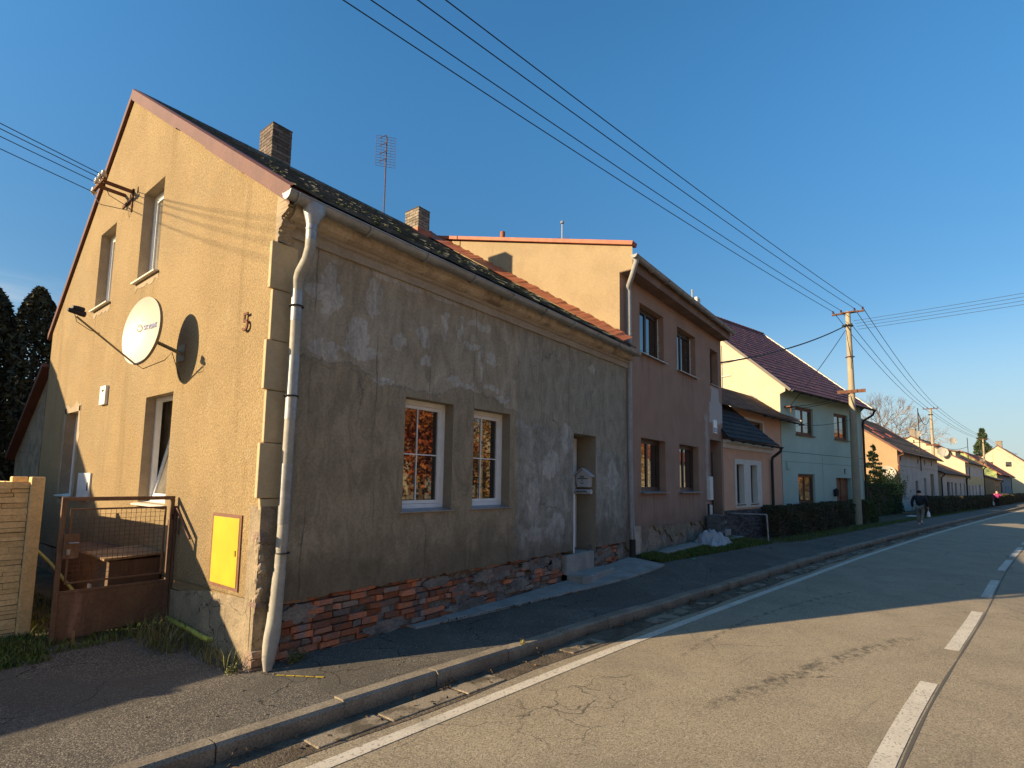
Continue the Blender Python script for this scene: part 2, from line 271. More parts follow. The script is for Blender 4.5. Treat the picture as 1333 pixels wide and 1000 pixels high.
M['cream4'] = mat('pale_cream_render', (.50, .43, .30), (.455, .385, .27), 1.4, rough=.92, grain=(20, .06), streak=(1.2, (.36, .30, .20), .56, .75))
M['maroon'] = mat('maroon_roof_tile', (.155, .048, .045), (.125, .04, .038), 2, rough=.65, spec=.4, island=.15, grain=(20, .15))
M['brownpane'] = mat('brown_tinted_pane', (.035, .022, .016), rough=.03, spec=.9, ior=2.0)
M['doorwood'] = mat('brown_wood_door', (.20, .085, .04), (.15, .065, .03), 4, rough=.6, streak=(8, (.12, .05, .025), .5, .65))
M['orange5'] = mat('apricot_render', (.36, .24, .135), (.33, .215, .12), 1.4, rough=.92, grain=(20, .08), streak=(1.5, (.29, .19, .11), .56, .75))
M['greywhite'] = mat('greyish_white_render', (.52, .48, .43), (.46, .425, .38), 1.1, rough=.92, grain=(20, .06), streak=(1.3, (.38, .355, .32), .56, .75))
M['yellowband'] = mat('pale_yellow_render', (.52, .46, .25), (.46, .40, .22), 2, rough=.9)
M['lime'] = mat('lime_green_render', (.32, .38, .14), (.29, .34, .13), 1, rough=.9)
M['redtile'] = mat('red_roof_tile', (.36, .085, .04), (.28, .065, .035), 1.4, rough=.8, island=.3, grain=(12, .2))
M['redmoss'] = mat('lichened_red_brown_tile', (.20, .09, .055), (.13, .095, .06), 1.2, rough=.9, island=.35, grain=(10, .25), extra=ex_moss)
M['bluegrey'] = mat('blue_grey_render', (.21, .24, .28), (.18, .21, .25), 1.2, rough=.9)
M['winered'] = mat('wine_red_frame', (.16, .02, .03), rough=.5)
M['dishcol'] = mat('cream_dish_paint', (.46, .415, .335), (.43, .385, .31), 3, rough=.45, spec=.4)
M['dishback'] = mat('grey_dish_rim', (.20, .17, .13), rough=.6)
M['steelolive'] = mat('galvanised_arm', (.30, .25, .15), (.22, .18, .11), 10, rough=.5, metal=.4)
M['blackplastic'] = mat('black_plastic', (.02, .02, .022), rough=.4)
M['wire'] = mat('black_cable', (.012, .012, .014), rough=.6)
M['insul'] = mat('brown_glazed_insulator', (.06, .03, .02), rough=.25, spec=.6)
M['insulwhite'] = mat('grey_porcelain_insulator', (.45, .38, .30), rough=.35, spec=.5)
M['rust'] = mat('rusty_iron', (.17, .075, .04), (.10, .05, .03), 8, rough=.9, grain=(50, .25))
M['logored'] = mat('faded_red_print', (.62, .28, .2), rough=.6)
M['logoblue'] = mat('faded_blue_print', (.24, .25, .42), rough=.6)
M['signwhite'] = mat('white_enamel_plate', (.7, .7, .68), rough=.3)
M['signblue'] = mat('blue_enamel_plate', (.05, .09, .3), rough=.3)
M['mailgrey'] = mat('pale_grey_mailbox_enamel', (.46, .47, .48), (.40, .41, .42), 8, rough=.5, spec=.4)
M['darkprint'] = mat('dark_print', (.03, .03, .035), rough=.7)
M['tarp'] = mat('pale_grey_tarpaulin', (.36, .365, .37), (.30, .305, .31), 4, rough=.55, spec=.4, bump=[(9, .4, .02, 4)])
M['block'] = mat('dark_grey_cinder_block', (.15, .15, .15), (.11, .11, .11), 6, rough=.97, grain=(60, .25), bump=[(50, .8, .01, 4)])
M['rail'] = mat('pale_painted_rail', (.42, .41, .38), (.3, .28, .25), 8, rough=.6)
M['whiteplastic'] = mat('white_plastic_cabinet', (.70, .69, .66), (.62, .61, .58), 6, rough=.5)
M['fence'] = mat('sandy_concrete_fence', (.74, .52, .25), (.64, .44, .21), 4, rough=.93, grain=(40, .14), bump=[(30, .5, .01, 4)], island=.10)
M['fencegap'] = mat('dark_fence_joint', (.14, .10, .055), rough=1)
M['binbrown'] = mat('brown_board_bin', (.13, .08, .048), (.10, .062, .038), 4, rough=.85, streak=(6, (.17, .11, .07), .55, .7))
M['binlid'] = mat('weathered_lid_board', (.30, .19, .10), (.22, .14, .075), 5, rough=.85)
M['skin'] = mat('skin_tone', (.55, .32, .22), rough=.6)
M['hairgrey'] = mat('grey_blond_hair', (.36, .26, .16), rough=.7)
M['navy'] = mat('black_navy_padded_jacket', (.011, .012, .018), (.017, .018, .025), 8, rough=.7, bump=[(12, .5, .02, 3)])
M['khaki'] = mat('khaki_grey_trousers', (.20, .195, .165), (.17, .165, .14), 6, rough=.9)
M['shoewhite'] = mat('white_shoes', (.6, .6, .58), rough=.6)
M['magenta'] = mat('magenta_quilted_jacket', (.30, .03, .13), (.24, .025, .10), 8, rough=.75)
M['blacktrs'] = mat('black_trousers', (.012, .012, .014), rough=.85)
M['bagwhite'] = mat('white_plastic_bag', (.75, .75, .74), rough=.5)
M['bagpale'] = mat('pale_cloth_bag', (.35, .34, .32), rough=.8)
M['green'] = mat('green_plastic_scrap', (.05, .28, .12), rough=.5)
M['paper'] = mat('white_paper_scrap', (.6, .6, .58), rough=.8)
M['yellowspray'] = mat('yellow_spray_paint', (.55, .38, .03), (.3, .22, .06), 14, .42, .6, rough=.8)
M['flue'] = mat('terracotta_flue', (.34, .125, .06), (.26, .10, .05), 5, rough=.85)

# ------------------------------------------------------------------ mesh builder
OFF = {}
class MB:
    def __init__(s, f=None): s.v = []; s.f = []; s.mi = []; s.cur = 0; s.F = f
    def P(s, p):
        p = Vector(p); return Vector(s.F(*p)) if s.F else p
    def add(s, pts, faces):
        o = len(s.v); s.v += [tuple(s.P(p)) for p in pts]
        for f in faces: s.f.append([o + i for i in f]); s.mi.append(s.cur)
    def quad(s, *p): s.add(p, [list(range(len(p)))])
    def box(s, x0, x1, y0, y1, z0, z1, j=0.0):
        p = [(x, y, z) for z in (z0, z1) for y in (y0, y1) for x in (x0, x1)]
        if j: p = [(a + random.uniform(-j, j), b + random.uniform(-j, j), c + random.uniform(-j, j)) for a, b, c in p]
        s.add(p, [(0, 2, 3, 1), (4, 5, 7, 6), (0, 1, 5, 4), (2, 6, 7, 3), (0, 4, 6, 2), (1, 3, 7, 5)])
    def slab(s, a, b, c, d, t):
        a, b, c, d = map(Vector, (a, b, c, d)); n = (b - a).cross(d - a).normalized()
        if n.z < 0: n = -n
        o = n * t
        s.add([a, b, c, d, a - o, b - o, c - o, d - o], [(0, 1, 2, 3), (7, 6, 5, 4), (0, 4, 5, 1), (1, 5, 6, 2), (2, 6, 7, 3), (3, 7, 4, 0)])
    def prism(s, poly, ext):
        n = len(poly); e = Vector(ext); poly = [Vector(p) for p in poly]
        s.add(poly + [p + e for p in poly], [list(range(n)), list(range(2 * n - 1, n - 1, -1))] + [(i, i + n, (i + 1) % n + n, (i + 1) % n) for i in range(n)])
    def tube(s, pts, r, n=8, caps=True):
        pts = [s.P(p) for p in pts]; F, s.F = s.F, None
        rs = r if isinstance(r, (list, tuple)) else [r] * len(pts)
        rings = []; prev = None
        for i, p in enumerate(pts):
            a = pts[max(0, i - 1)]; b = pts[min(len(pts) - 1, i + 1)]
            t = (b - a)
            t = t.normalized() if t.length > 1e-9 else Vector((0, 0, 1))
            if prev is None: u = t.orthogonal().normalized()
            else:
                u = prev - t * prev.dot(t); u = u.normalized() if u.length > 1e-6 else t.orthogonal().normalized()
            prev = u; w = t.cross(u)
            rings.append([p + (u * math.cos(2 * math.pi * k / n) + w * math.sin(2 * math.pi * k / n)) * rs[i] for k in range(n)])
        vs = [q for rg in rings for q in rg]; fs = []
        for i in range(len(pts) - 1):
            for k in range(n):
                k2 = (k + 1) % n; fs.append((i * n + k, i * n + k2, (i + 1) * n + k2, (i + 1) * n + k))
        if caps: fs += [list(range(n - 1, -1, -1)), list(range((len(pts) - 1) * n, len(pts) * n))]
        s.add(vs, fs); s.F = F
    def lathe(s, c, prof, axis=(0, 0, 1), n=12):
        c = Vector(c); ax = Vector(axis).normalized()
        pts = [c + ax * h for h, r in prof]; s.tube(pts, [max(r, 1e-4) for h, r in prof], n)
    def wall(s, outer, holes, y=0.0, depth=0.0, sides=True):
        """flat wall in the (u, z) plane at v = y with rectangular holes (u0,u1,z0,z1); reveals run to v = y + depth"""
        hp = [[(a, c), (b, c), (b, d), (a, d)] for a, b, c, d in holes]
        polys = [[Vector((p[0], p[1], 0)) for p in pl] for pl in [outer] + hp]
        flat = [p for pl in polys for p in pl]
        tris = tessellate_polygon(polys)
        s.add([(p.x, y, p.y) for p in flat], [list(t) for t in tris])
        if depth:
            for a, b, c, d in holes:
                s.reveal(a, b, c, d, y, y + depth)
    def reveal(s, a, b, c, d, y0, y1):
        q = [(a, c), (b, c), (b, d), (a, d)]
        for i in range(4):
            p, r = q[i], q[(i + 1) % 4]
            s.quad((p[0], y0, p[1]), (r[0], y0, r[1]), (r[0], y1, r[1]), (p[0], y1, p[1]))
    def build(s, name, mats, parent=None, smooth=False, bevel=0.0, label=None):
        off = OFF.get(parent.name, Vector()) if parent else Vector()
        me = bpy.data.meshes.new(name)
        me.from_pydata([(a - off.x, b - off.y, c - off.z) for a, b, c in s.v], [], s.f)
        if not isinstance(mats, (list, tuple)): mats = [mats]
        for m in mats: me.materials.append(m)
        if len(mats) > 1: me.polygons.foreach_set('material_index', s.mi)
        if smooth:
            me.polygons.foreach_set('use_smooth', [True] * len(s.f))
        me.update()
        o = bpy.data.objects.new(name, me); COL.objects.link(o)
        if parent: o.parent = parent; OFF[o.name] = off
        if smooth:
            try: me.set_sharp_from_angle(angle=R(40))
            except Exception: pass
        if bevel:
            md = o.modifiers.new('bevel', 'BEVEL'); md.width = bevel; md.segments = 2; md.limit_method = 'ANGLE'
        if label: o['label'] = label
        return o

def tag(o, label, cat, group=None):
    o['label'] = label; o['category'] = cat
    if group: o['group'] = group
    return o
def struct(o): o['kind'] = 'structure'; return o
def stuff(o, label, cat):
    o['kind'] = 'stuff'; o['label'] = label; o['category'] = cat; return o
def thing(name, loc, label, cat, group=None):
    o = bpy.data.objects.new(name, None); o.empty_display_size = .3; COL.objects.link(o); o.location = loc
    OFF[o.name] = Vector(loc); return tag(o, label, cat, group)
def copy_thing(src, loc, label, group=None, rotz=0.0):
    r = src.copy(); COL.objects.link(r); r.location = loc; r.rotation_euler = (0, 0, rotz)
    r['label'] = label
    if group: r['group'] = group
    OFF[r.name] = Vector(loc)
    for ch in list(src.children):
        c = ch.copy(); COL.objects.link(c); c.parent = r
        for g2 in list(ch.children):
            d = g2.copy(); COL.objects.link(d); d.parent = c
    return r
def text_mesh(body, size, M4, mt, parent=None, name='lettering', ext=.003, bold=False):
    cu = bpy.data.curves.new('lettering', 'FONT'); cu.body = body; cu.size = size; cu.extrude = ext
    cu.align_x = 'CENTER'; cu.align_y = 'CENTER'
    if bold: cu.offset = size * .02
    t = bpy.data.objects.new('tmp', cu); COL.objects.link(t)
    dg = bpy.context.evaluated_depsgraph_get(); me = bpy.data.meshes.new_from_object(t.evaluated_get(dg))
    bpy.data.objects.remove(t); me.transform(M4)
    off = OFF.get(parent.name, Vector()) if parent else Vector()
    me.transform(Matrix.Translation(-off)); me.name = name
    me.materials.clear(); me.materials.append(mt)
    o = bpy.data.objects.new(name, me); COL.objects.link(o)
    if parent: o.parent = parent; OFF[o.name] = off
    return o
def frame_mat(origin, xdir, ydir):
    x = Vector(xdir).normalized(); y = Vector(ydir).normalized(); z = x.cross(y).normalized()
    m = Matrix((x, y, z)).transposed().to_4x4(); m.translation = Vector(origin); return m
def local(O, slope):
    d = Vector((1, slope, 0)).normalized(); n = Vector((-d.y, d.x, 0)); O = Vector(O)
    return lambda u, v, z: O + d * u + n * v + Vector((0, 0, z))
lerp = lambda a, b, t: Vector(a) + (Vector(b) - Vector(a)) * t
def ss(a, b, x):
    t = min(1, max(0, (x - a) / (b - a))); return t * t * (3 - 2 * t)

def roof_rows(mb, a, b, c, d, rows, lift=.02, t=.05, cols=0, jit=0.0):
    """a,b = eave ends, d,c = ridge ends; stepped courses of tiles"""
    a, b, c, d = map(Vector, (a, b, c, d)); n = (b - a).cross(d - a).normalized()
    if n.z < 0: n = -n
    for i in range(rows):
        t0 = i / rows; t1 = min(1.0, (i + 1.12) / rows)
        L0, R0, L1, R1 = lerp(a, d, t0), lerp(b, c, t0), lerp(a, d, t1), lerp(b, c, t1)
        if cols:
            for k in range(cols):
                s0 = (k + (.5 if i % 2 else 0) * 0) / cols; s1 = (k + 1) / cols
                dz = n * (lift + random.uniform(-jit, jit))
                mb.slab(lerp(L0, R0, s0) + dz, lerp(L0, R0, s1) + dz, lerp(L1, R1, s1), lerp(L1, R1, s0), t)
        else:
            mb.slab(L0 + n * lift, R0 + n * lift, R1, L1, t)

def window(root, F, u0, u1, z0, z1, v, mf, mg, fw=.06, cols=1, bars=None, sill=None, sillm=None, dep=.07, name='window'):
    w = MB(F)
    w.box(u0, u0 + fw, v, v + dep, z0, z1); w.box(u1 - fw, u1, v, v + dep, z0, z1)
    w.box(u0 + fw, u1 - fw, v, v + dep, z0, z0 + fw); w.box(u0 + fw, u1 - fw, v, v + dep, z1 - fw, z1)
    cw = (u1 - u0 - 2 * fw) / cols
    for k in range(cols):
        a = u0 + fw + k * cw; b = a + cw; s = fw * .75
        w.box(a + .004, a + s, v + .015, v + dep - .01, z0 + fw + .004, z1 - fw - .004); w.box(b - s, b - .004, v + .015, v + dep - .01, z0 + fw + .004, z1 - fw - .004)
        w.box(a + s, b - s, v + .015, v + dep - .01, z0 + fw + .004, z0 + fw + s); w.box(a + s, b - s, v + .015, v + dep - .01, z1 - fw - s, z1 - fw - .004)
        if bars:
            bw = .008
            for t in bars[0]: x = a + s + (b - a - 2 * s) * t; w.box(x - bw, x + bw, v + .026, v + .046, z0 + fw + s, z1 - fw - s)
            for t in bars[1]: z = z0 + fw + s + (z1 - z0 - 2 * fw - 2 * s) * t; w.box(a + s, b - s, v + .027, v + .045, z - bw, z + bw)
    o = w.build(name, mf, root)
    p = MB(F)
    for k in range(cols):
        a = u0 + fw + k * cw; b = a + cw; s = fw * .75
        p.quad((a + s - .01, v + .04, z0 + fw + s - .01), (b - s + .01, v + .04, z0 + fw + s - .01), (b - s + .01, v + .04, z1 - fw - s + .01), (a + s - .01, v + .04, z1 - fw - s + .01))
    p.build('pane', mg, o)
    if sill is not None:
        q = MB(F); ex, th = sill
        q.slab((u0 - .05, v + .02, z0 + .012), (u1 + .05, v + .02, z0 + .012), (u1 + .05, -ex, z0 - .025), (u0 - .05, -ex, z0 - .025), th)
        q.build('sill', sillm or M['silltin'], o)
    return o

def halfgutter(mb, a, b, r=.07, n=8):
    a, b = mb.P(a), mb.P(b); F, mb.F = mb.F, None
    t = (b - a).normalized(); s = t.cross(Vector((0, 0, 1))).normalized()
    for rr in (r, r * .9):
        ring = [s * rr * math.cos(math.pi * k / n) - Vector((0, 0, rr * math.sin(math.pi * k / n))) for k in range(n + 1)]
        mb.add([a + p for p in ring] + [b + p for p in ring], [(k, k + 1, k + n + 2, k + n + 1) for k in range(n)])
    for e in (a, b):
        mb.add([e] + [e + s * r * math.cos(math.pi * k / n) - Vector((0, 0, r * math.sin(math.pi * k / n))) for k in range(n + 1)], [(0, k, k + 1) for k in range(1, n + 1)])
    # rolled front bead
    mb.tube([a + s * r, b + s * r], .01, 6); mb.tube([a - s * r, b - s * r], .01, 6)
    L = (b - a).length; k = 0
    while k * .9 < L:
        c = a + t * (k * .9 + .1); k += 1
        mb.tube([c + s * (r + .012) * math.cos(math.pi * j / 8) - Vector((0, 0, (r + .012) * math.sin(math.pi * j / 8))) for j in range(9)], .013, 5)
    mb.F = F

def leaf_arrays(P, size, rng, up=0.0, asp=.6):
    n = len(P); nr = rng.normal(size=(n, 3)); nr[:, 2] += up; nr /= np.linalg.norm(nr, axis=1)[:, None]
    a = rng.normal(size=(n, 3)); u = np.cross(nr, a); u /= np.linalg.norm(u, axis=1)[:, None]; w = np.cross(nr, u)
    s = (size * rng.uniform(.55, 1.35, n))[:, None]
    return np.stack([P - u * s, P - w * s * asp, P + u * s, P + w * s * asp], 1).reshape(-1, 3)
def leaves(name, P, size, mt, parent=None, rng=RNG, up=0.0, asp=.6, extra=None):
    P = np.asarray(P, float); off = OFF.get(parent.name, Vector()) if parent else Vector()
    v = leaf_arrays(P, size, rng, up, asp) - np.array(off)
    f = np.arange(len(v)).reshape(-1, 4)
    me = bpy.data.meshes.new(name); me.from_pydata(v.tolist(), [], f.tolist()); me.materials.append(mt); me.update()
    o = bpy.data.objects.new(name, me); COL.objects.link(o)
    if parent: o.parent = parent; OFF[o.name] = off
    return o
def blades(name, P, h, mt, rng=RNG, w=.006, lean=.5):
    P = np.asarray(P, float); n = len(P); hh = (h * rng.uniform(.45, 1.3, n))[:, None]
    a = rng.uniform(0, 2 * np.pi, n); d = np.stack([np.cos(a), np.sin(a), 0 * a], 1)
    b = a + np.pi / 2; e = np.stack([np.cos(b), np.sin(b), 0 * b], 1) * w
    ln = d * hh * (lean * rng.uniform(.2, 1.3, n))[:, None]
    mid = P + ln * .35 + np.array([0, 0, 1]) * hh * .6; tip = P + ln + np.array([0, 0, 1]) * hh * .95
    v = np.stack([P - e, P + e, mid + e * .7, mid - e * .7, tip], 1).reshape(-1, 3)
    k = np.arange(n) * 5; f = [[i, i + 1, i + 2, i + 3] for i in k] + [[i + 3, i + 2, i + 4] for i in k]
    me = bpy.data.meshes.new(name); me.from_pydata(v.tolist(), [], f); me.materials.append(mt); me.update()
    o = bpy.data.objects.new(name, me); COL.objects.link(o); return o

def lump(mb, c, r, sq=(1, 1, 1), seed=0):
    rn = random.Random(seed); c = Vector(c); NA_, NB = 9, 6; pts = [c + Vector((0, 0, -r * sq[2]))]
    for i in range(1, NB):
        for k in range(NA_):
            th, ph = math.pi * i / NB, 2 * math.pi * k / NA_; q = r * rn.uniform(.78, 1.15)
            pts.append(c + Vector((q * math.sin(th) * math.cos(ph) * sq[0], q * math.sin(th) * math.sin(ph) * sq[1], -q * math.cos(th) * sq[2])))
    pts.append(c + Vector((0, 0, r * sq[2]))); n_ = len(pts)
    fs = [(0, 1 + (k + 1) % NA_, 1 + k) for k in range(NA_)] + [(1 + i * NA_ + k, 1 + i * NA_ + (k + 1) % NA_, 1 + (i + 1) * NA_ + (k + 1) % NA_, 1 + (i + 1) * NA_ + k) for i in range(NB - 2) for k in range(NA_)] + [(1 + (NB - 2) * NA_ + k, 1 + (NB - 2) * NA_ + (k + 1) % NA_, n_ - 1) for k in range(NA_)]
    mb.add(pts, fs)
# ------------------------------------------------------------------ street lines and ground
KX = [-60, -30, -10, -1.4, 3.08, 6.31, 10, 16.2, 28.2, 48.8, 67, 120, 200, 320]
KY = [3.6, 1.2, -.55, -1.24, -1.64, -2.0, -2.45, -3.22, -5.0, -8.4, -11.6, -20.4, -33.0, -52]
def yk(x):
    for i in range(len(KX) - 1):
        if x <= KX[i + 1]:
            m = lambda j: (KY[min(j + 1, len(KX) - 1)] - KY[max(j - 1, 0)]) / (KX[min(j + 1, len(KX) - 1)] - KX[max(j - 1, 0)])
            h = KX[i + 1] - KX[i]; t = (x - KX[i]) / h
            return (2*t**3-3*t**2+1)*KY[i] + (t**3-2*t**2+t)*h*m(i) + (-2*t**3+3*t**2)*KY[i+1] + (t**3-t**2)*h*m(i+1)
    return KY[-1]
def gh(x, y):
    k = yk(x) + .14; w = min(1, max(0, (y - k) / max(.3, .05 - k)))
    rise = .05 * ss(3, 5.7, x) + .2 * ss(5.5, 9, x) - .25 * ss(14.2, 18.5, x)
    yard = .10 * ss(.6, 2.3, y) * ss(.3, -.3, x)
    return rise * w + yard
def xs_list(a, b, near=.5):
    out = [a]; x = a
    while x < b:
        x += near if -6 < x < 20 else (1.5 if x < 60 else 5); out.append(min(x, b))
    return out
def strip(name, xs, lo, hi, nz, zf, m):
    mb = MB(); W = nz + 1
    for x in xs:
        a, b = lo(x), hi(x)
        for j in range(W):
            t_ = j / nz; y = a + (b - a) * (t_ * t_ if nz >= 60 else t_); mb.v.append((x, y, zf(x, y)))
    for i in range(len(xs) - 1):
        for j in range(nz): mb.f.append([i * W + j, (i + 1) * W + j, (i + 1) * W + j + 1, i * W + j + 1]); mb.mi.append(0)
    return struct(mb.build(name, m, smooth=True))
XS = xs_list(-60, 320)
def inner(x): return .3 if x < 8.2 else (yk(x) + 1.6)
gm = MB(); gm.box(-600, 900, -700, 700, -1.2, -.30)
struct(gm.build('ground', M['lawn']))
strip('terrain', XS, lambda x: yk(x) + .1, lambda x: yk(x) + 60, 60, lambda x, y: gh(x, y) - .03, M['earth'])
strip('pavement', XS, lambda x: yk(x) + .15, inner, 6, lambda x, y: gh(x, y), M['pave'])
strip('driveway', [-14 + i * .5 for i in range(29)], lambda x: .3, lambda x: 1.95 + .12 * math.sin(x * 3.1), 6, lambda x, y: gh(x, y) - .001, M['pave'])
strip('road', XS, lambda x: yk(x) - 7.6, lambda x: yk(x) - .02, 6, lambda x, y: -.13, M['road'])
strip('opposite_pavement', XS, lambda x: yk(x) - 9.4, lambda x: yk(x) - 7.6, 2, lambda x, y: -.02, M['pave'])
strip('opposite_lawn', XS, lambda x: yk(x) - 90, lambda x: yk(x) - 9.4, 8, lambda x, y: -.03, M['lawn'])
def kerb_run(name, side, z1):
    kb = MB(); x = -40.0
    while x < 160:
        L = 1.0 if x < 70 else 4.0
        a, b = x + .006, x + L - .006
        j = random.uniform(-.012, .012); jz = random.uniform(-.012, .010)
        p = [(a, yk(a) + side + j, 0), (b, yk(b) + side + j, 0), (b, yk(b) + side + .15 + j, 0), (a, yk(a) + side + .15 + j, 0)]
        c = .025
        lo = [(q[0], q[1], -.3) for q in p]; mid = [(p[0][0], p[0][1], z1 - c + jz), (p[1][0], p[1][1], z1 - c + jz), (p[2][0], p[2][1], z1 + jz), (p[3][0], p[3][1], z1 + jz)]
        tp = [(p[0][0], p[0][1] + c, z1 + jz), (p[1][0], p[1][1] + c, z1 + jz)]
        kb.add(lo + mid + tp, [(0, 1, 5, 4), (4, 5, 9, 8), (8, 9, 6, 7), (1, 2, 6, 9, 5), (2, 3, 7, 6), (3, 0, 4, 8, 7)])
        x += L
    return struct(kb.build(name, M['kerb']))
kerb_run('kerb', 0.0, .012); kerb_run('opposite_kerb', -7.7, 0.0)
strip('gutter_dirt', XS, lambda x: yk(x) - .38 - .03 * math.sin(x * 2.3), lambda x: yk(x) + .01, 3, lambda x, y: -.126, M['dirt'])
gs = MB(); x = -3.0
while x < 40:
    L = random.uniform(.5, .95); w = random.uniform(.2, .27)
    if random.random() < .78:
        a, b = x, x + L; o0 = .10 + random.uniform(-.02, .02)
        gs.slab((a, yk(a) - o0 - w, -.115), (b, yk(b) - o0 - w, -.115), (b, yk(b) - o0, -.119), (a, yk(a) - o0, -.119), .02)
    x += L + random.choice([.03, .03, .3])
struct(gs.build('gutter_slabs', M['gutterslab'], bevel=.012))
strip('edge_line', xs_list(-20, 200), lambda x: yk(x) - .63, lambda x: yk(x) - .505, 1, lambda x, y: -.125, M['marking'])
dl = MB(); xd = -4.5
def cy(x): return yk(x) - 3.44 - .10 * ss(2, 9, x)
DASH = [(-3.2, -.7), (1.25, 4.39), (5.99, 8.96), (10.6, 13.2), (15.2, 18.0), (19.0, 22.7)] + [(24 + 4.6 * k, 27 + 4.6 * k) for k in range(24)]
for a, b in DASH:
    N = 6
    for k in range(N):
        p, q = a + (b - a) * k / N, a + (b - a) * (k + 1) / N
        dl.quad((p, cy(p) - .07, -.125), (q, cy(q) - .07, -.125), (q, cy(q) + .075, -.125), (p, cy(p) + .075, -.125))
struct(dl.build('lane_dashes', M['marking']))
jt = MB()
for k in range(60):
    p, q = -3 + k * .5, -3 + (k + 1) * .5
    w = lambda x: .006 + .008 * abs(math.sin(x * 1.7))
    jt.quad((p, cy(p) - .10 - w(p), -.1275), (q, cy(q) - .10 - w(q), -.1275), (q, cy(q) - .10 + w(q), -.1275), (p, cy(p) - .10 + w(p), -.1275))
struct(jt.build('road_seam', mat('bitumen_seam', (.11, .095, .075), rough=.85)))
sp = MB()
for k in range(5):
    a = lerp((-.05, -.32, .006), (.22, -.72, .006), k / 5); b = lerp((-.05, -.32, .006), (.22, -.72, .006), (k + .86) / 5)
    sp.quad(a + Vector((.012, .008, 0)), a - Vector((.012, .008, 0)), b - Vector((.012, .008, 0)), b + Vector((.012, .008, 0)))
struct(sp.build('spray_mark', M['yellowspray']))
# concrete apron slabs along the wall of the grey house
ap = MB()
for k in range(11):
    a, b = 1.9 + k * .58, 1.9 + k * .58 + .565
    wd = lambda x: .10 + .72 * min(1, (x - 1.7) / 5.8)
    n2 = 2 if wd(a) > .42 else 1
    for j in range(n2):
        y0a, y0b = -wd(a) * (j + 1) / n2 + .01, -wd(b) * (j + 1) / n2 + .01
        y1a, y1b = -wd(a) * j / n2, -wd(b) * j / n2
        dz = random.uniform(-.008, .008) + .035
        ap.slab((a, y0a, gh(a, y0a) + dz), (b, y0b, gh(b, y0b) + dz), (b, y1b + .02, gh(b, y1b) + dz), (a, y1a + .02, gh(a, y1a) + dz), .07)
struct(ap.build('apron_paving', M['concrete'], bevel=.006))

# ------------------------------------------------------------------ HOUSE 1 : grey front, ochre gable
G = -.14
ID = None
GF = lambda u, v, z: (G + v, u, z)          # gable frame: u = y, v = inwards (+x)
h1 = thing('plastered_house', (0, 0, 0), 'old house with ochre roughcast gable and bare grey cement street wall', 'house')
front = MB()
W1 = (1.70, 2.59, 1.48, 2.98); W2 = (3.03, 3.91, 1.48, 2.98); D1 = (5.88, 6.74, .55, 2.83)
front.wall([(.0, .60), (5.88, .60), (5.88, .55), (6.74, .55), (6.74, .60), (8.17, .61), (8.17, 4.62), (0, 4.62)], [W1, W2], 0, 0)
front.f = []; front.v = []; front.mi = []
rag = lambda a, b, n: [(a + (b - a) * k / n, .60 + random.uniform(-.014, .016)) for k in range(n + 1)]
rag1, rag2 = rag(-.1, 5.88, 90), rag(6.74, 8.17, 24)
front.wall(rag1 + [(5.88, 2.83), (6.74, 2.83)] + rag2 + [(8.17, 4.62), (-.1, 4.62)], [W1, W2], 0, 0)
for rg_ in (rag1, rag2):
    for (a, b), (a2, b2) in zip(rg_, rg_[1:]): front.quad((a, 0, b), (a2, 0, b2), (a2, .07, b2 + .02), (a, .07, b + .02))
front.cur = 1
for w_ in (W1, W2): front.reveal(*w_, 0, .24)
front.quad((5.88, 0, .5), (5.88, .52, .5), (5.88, .52, 2.83), (5.88, 0, 2.83)); front.quad((6.74, 0, .5), (6.74, .52, .5), (6.74, .52, 2.83), (6.74, 0, 2.83))
front.quad((5.88, 0, 2.83), (6.74, 0, 2.83), (6.74, .52, 2.83), (5.88, .52, 2.83))
front.quad((8.17, 0, .6), (8.17, 0, 4.62), (8.17, .3, 4.62), (8.17, .3, .6))
front.build('street_wall', [M['plaster'], M['reveal']], h1)
# back and party walls (closes the volume)
bk = MB()
bk.quad((G, 9.75, -.3), (8, 10.9, -.3), (8, 10.9, 5.0), (G, 9.75, 5.0))
bk.quad((7.93, .1, -.3), (7.93, 10.9, -.3), (7.93, 10.9, 5.0), (7.93, 6.5, 9.2), (7.93, .1, 5.1))
bk.box(.0, 7.9, .6, .62, .2, 4.6)
bk.build('rear_wall', M['sockle'], h1)
gb = MB(GF)
GW = [(3.53, 4.42, 4.93, 6.42), (5.76, 6.65, 4.90, 6.36), (2.54, 3.55, 1.52, 3.02), (7.03, 7.88, 1.50, 3.07)]
gb.wall([(.04, .66), (.2, .66), (1.81, .51), (2.3, .51), (9.7, .51), (9.7, 5.0), (5.34, 8.52), (-.06, 4.98), (-.02, 4.5)], GW, 0, 0)
gb.cur = 1
for w_ in GW: gb.reveal(*w_, 0, .2)
gb.build('gable_wall', [M['roughcast'], M['paleframe']], h1)
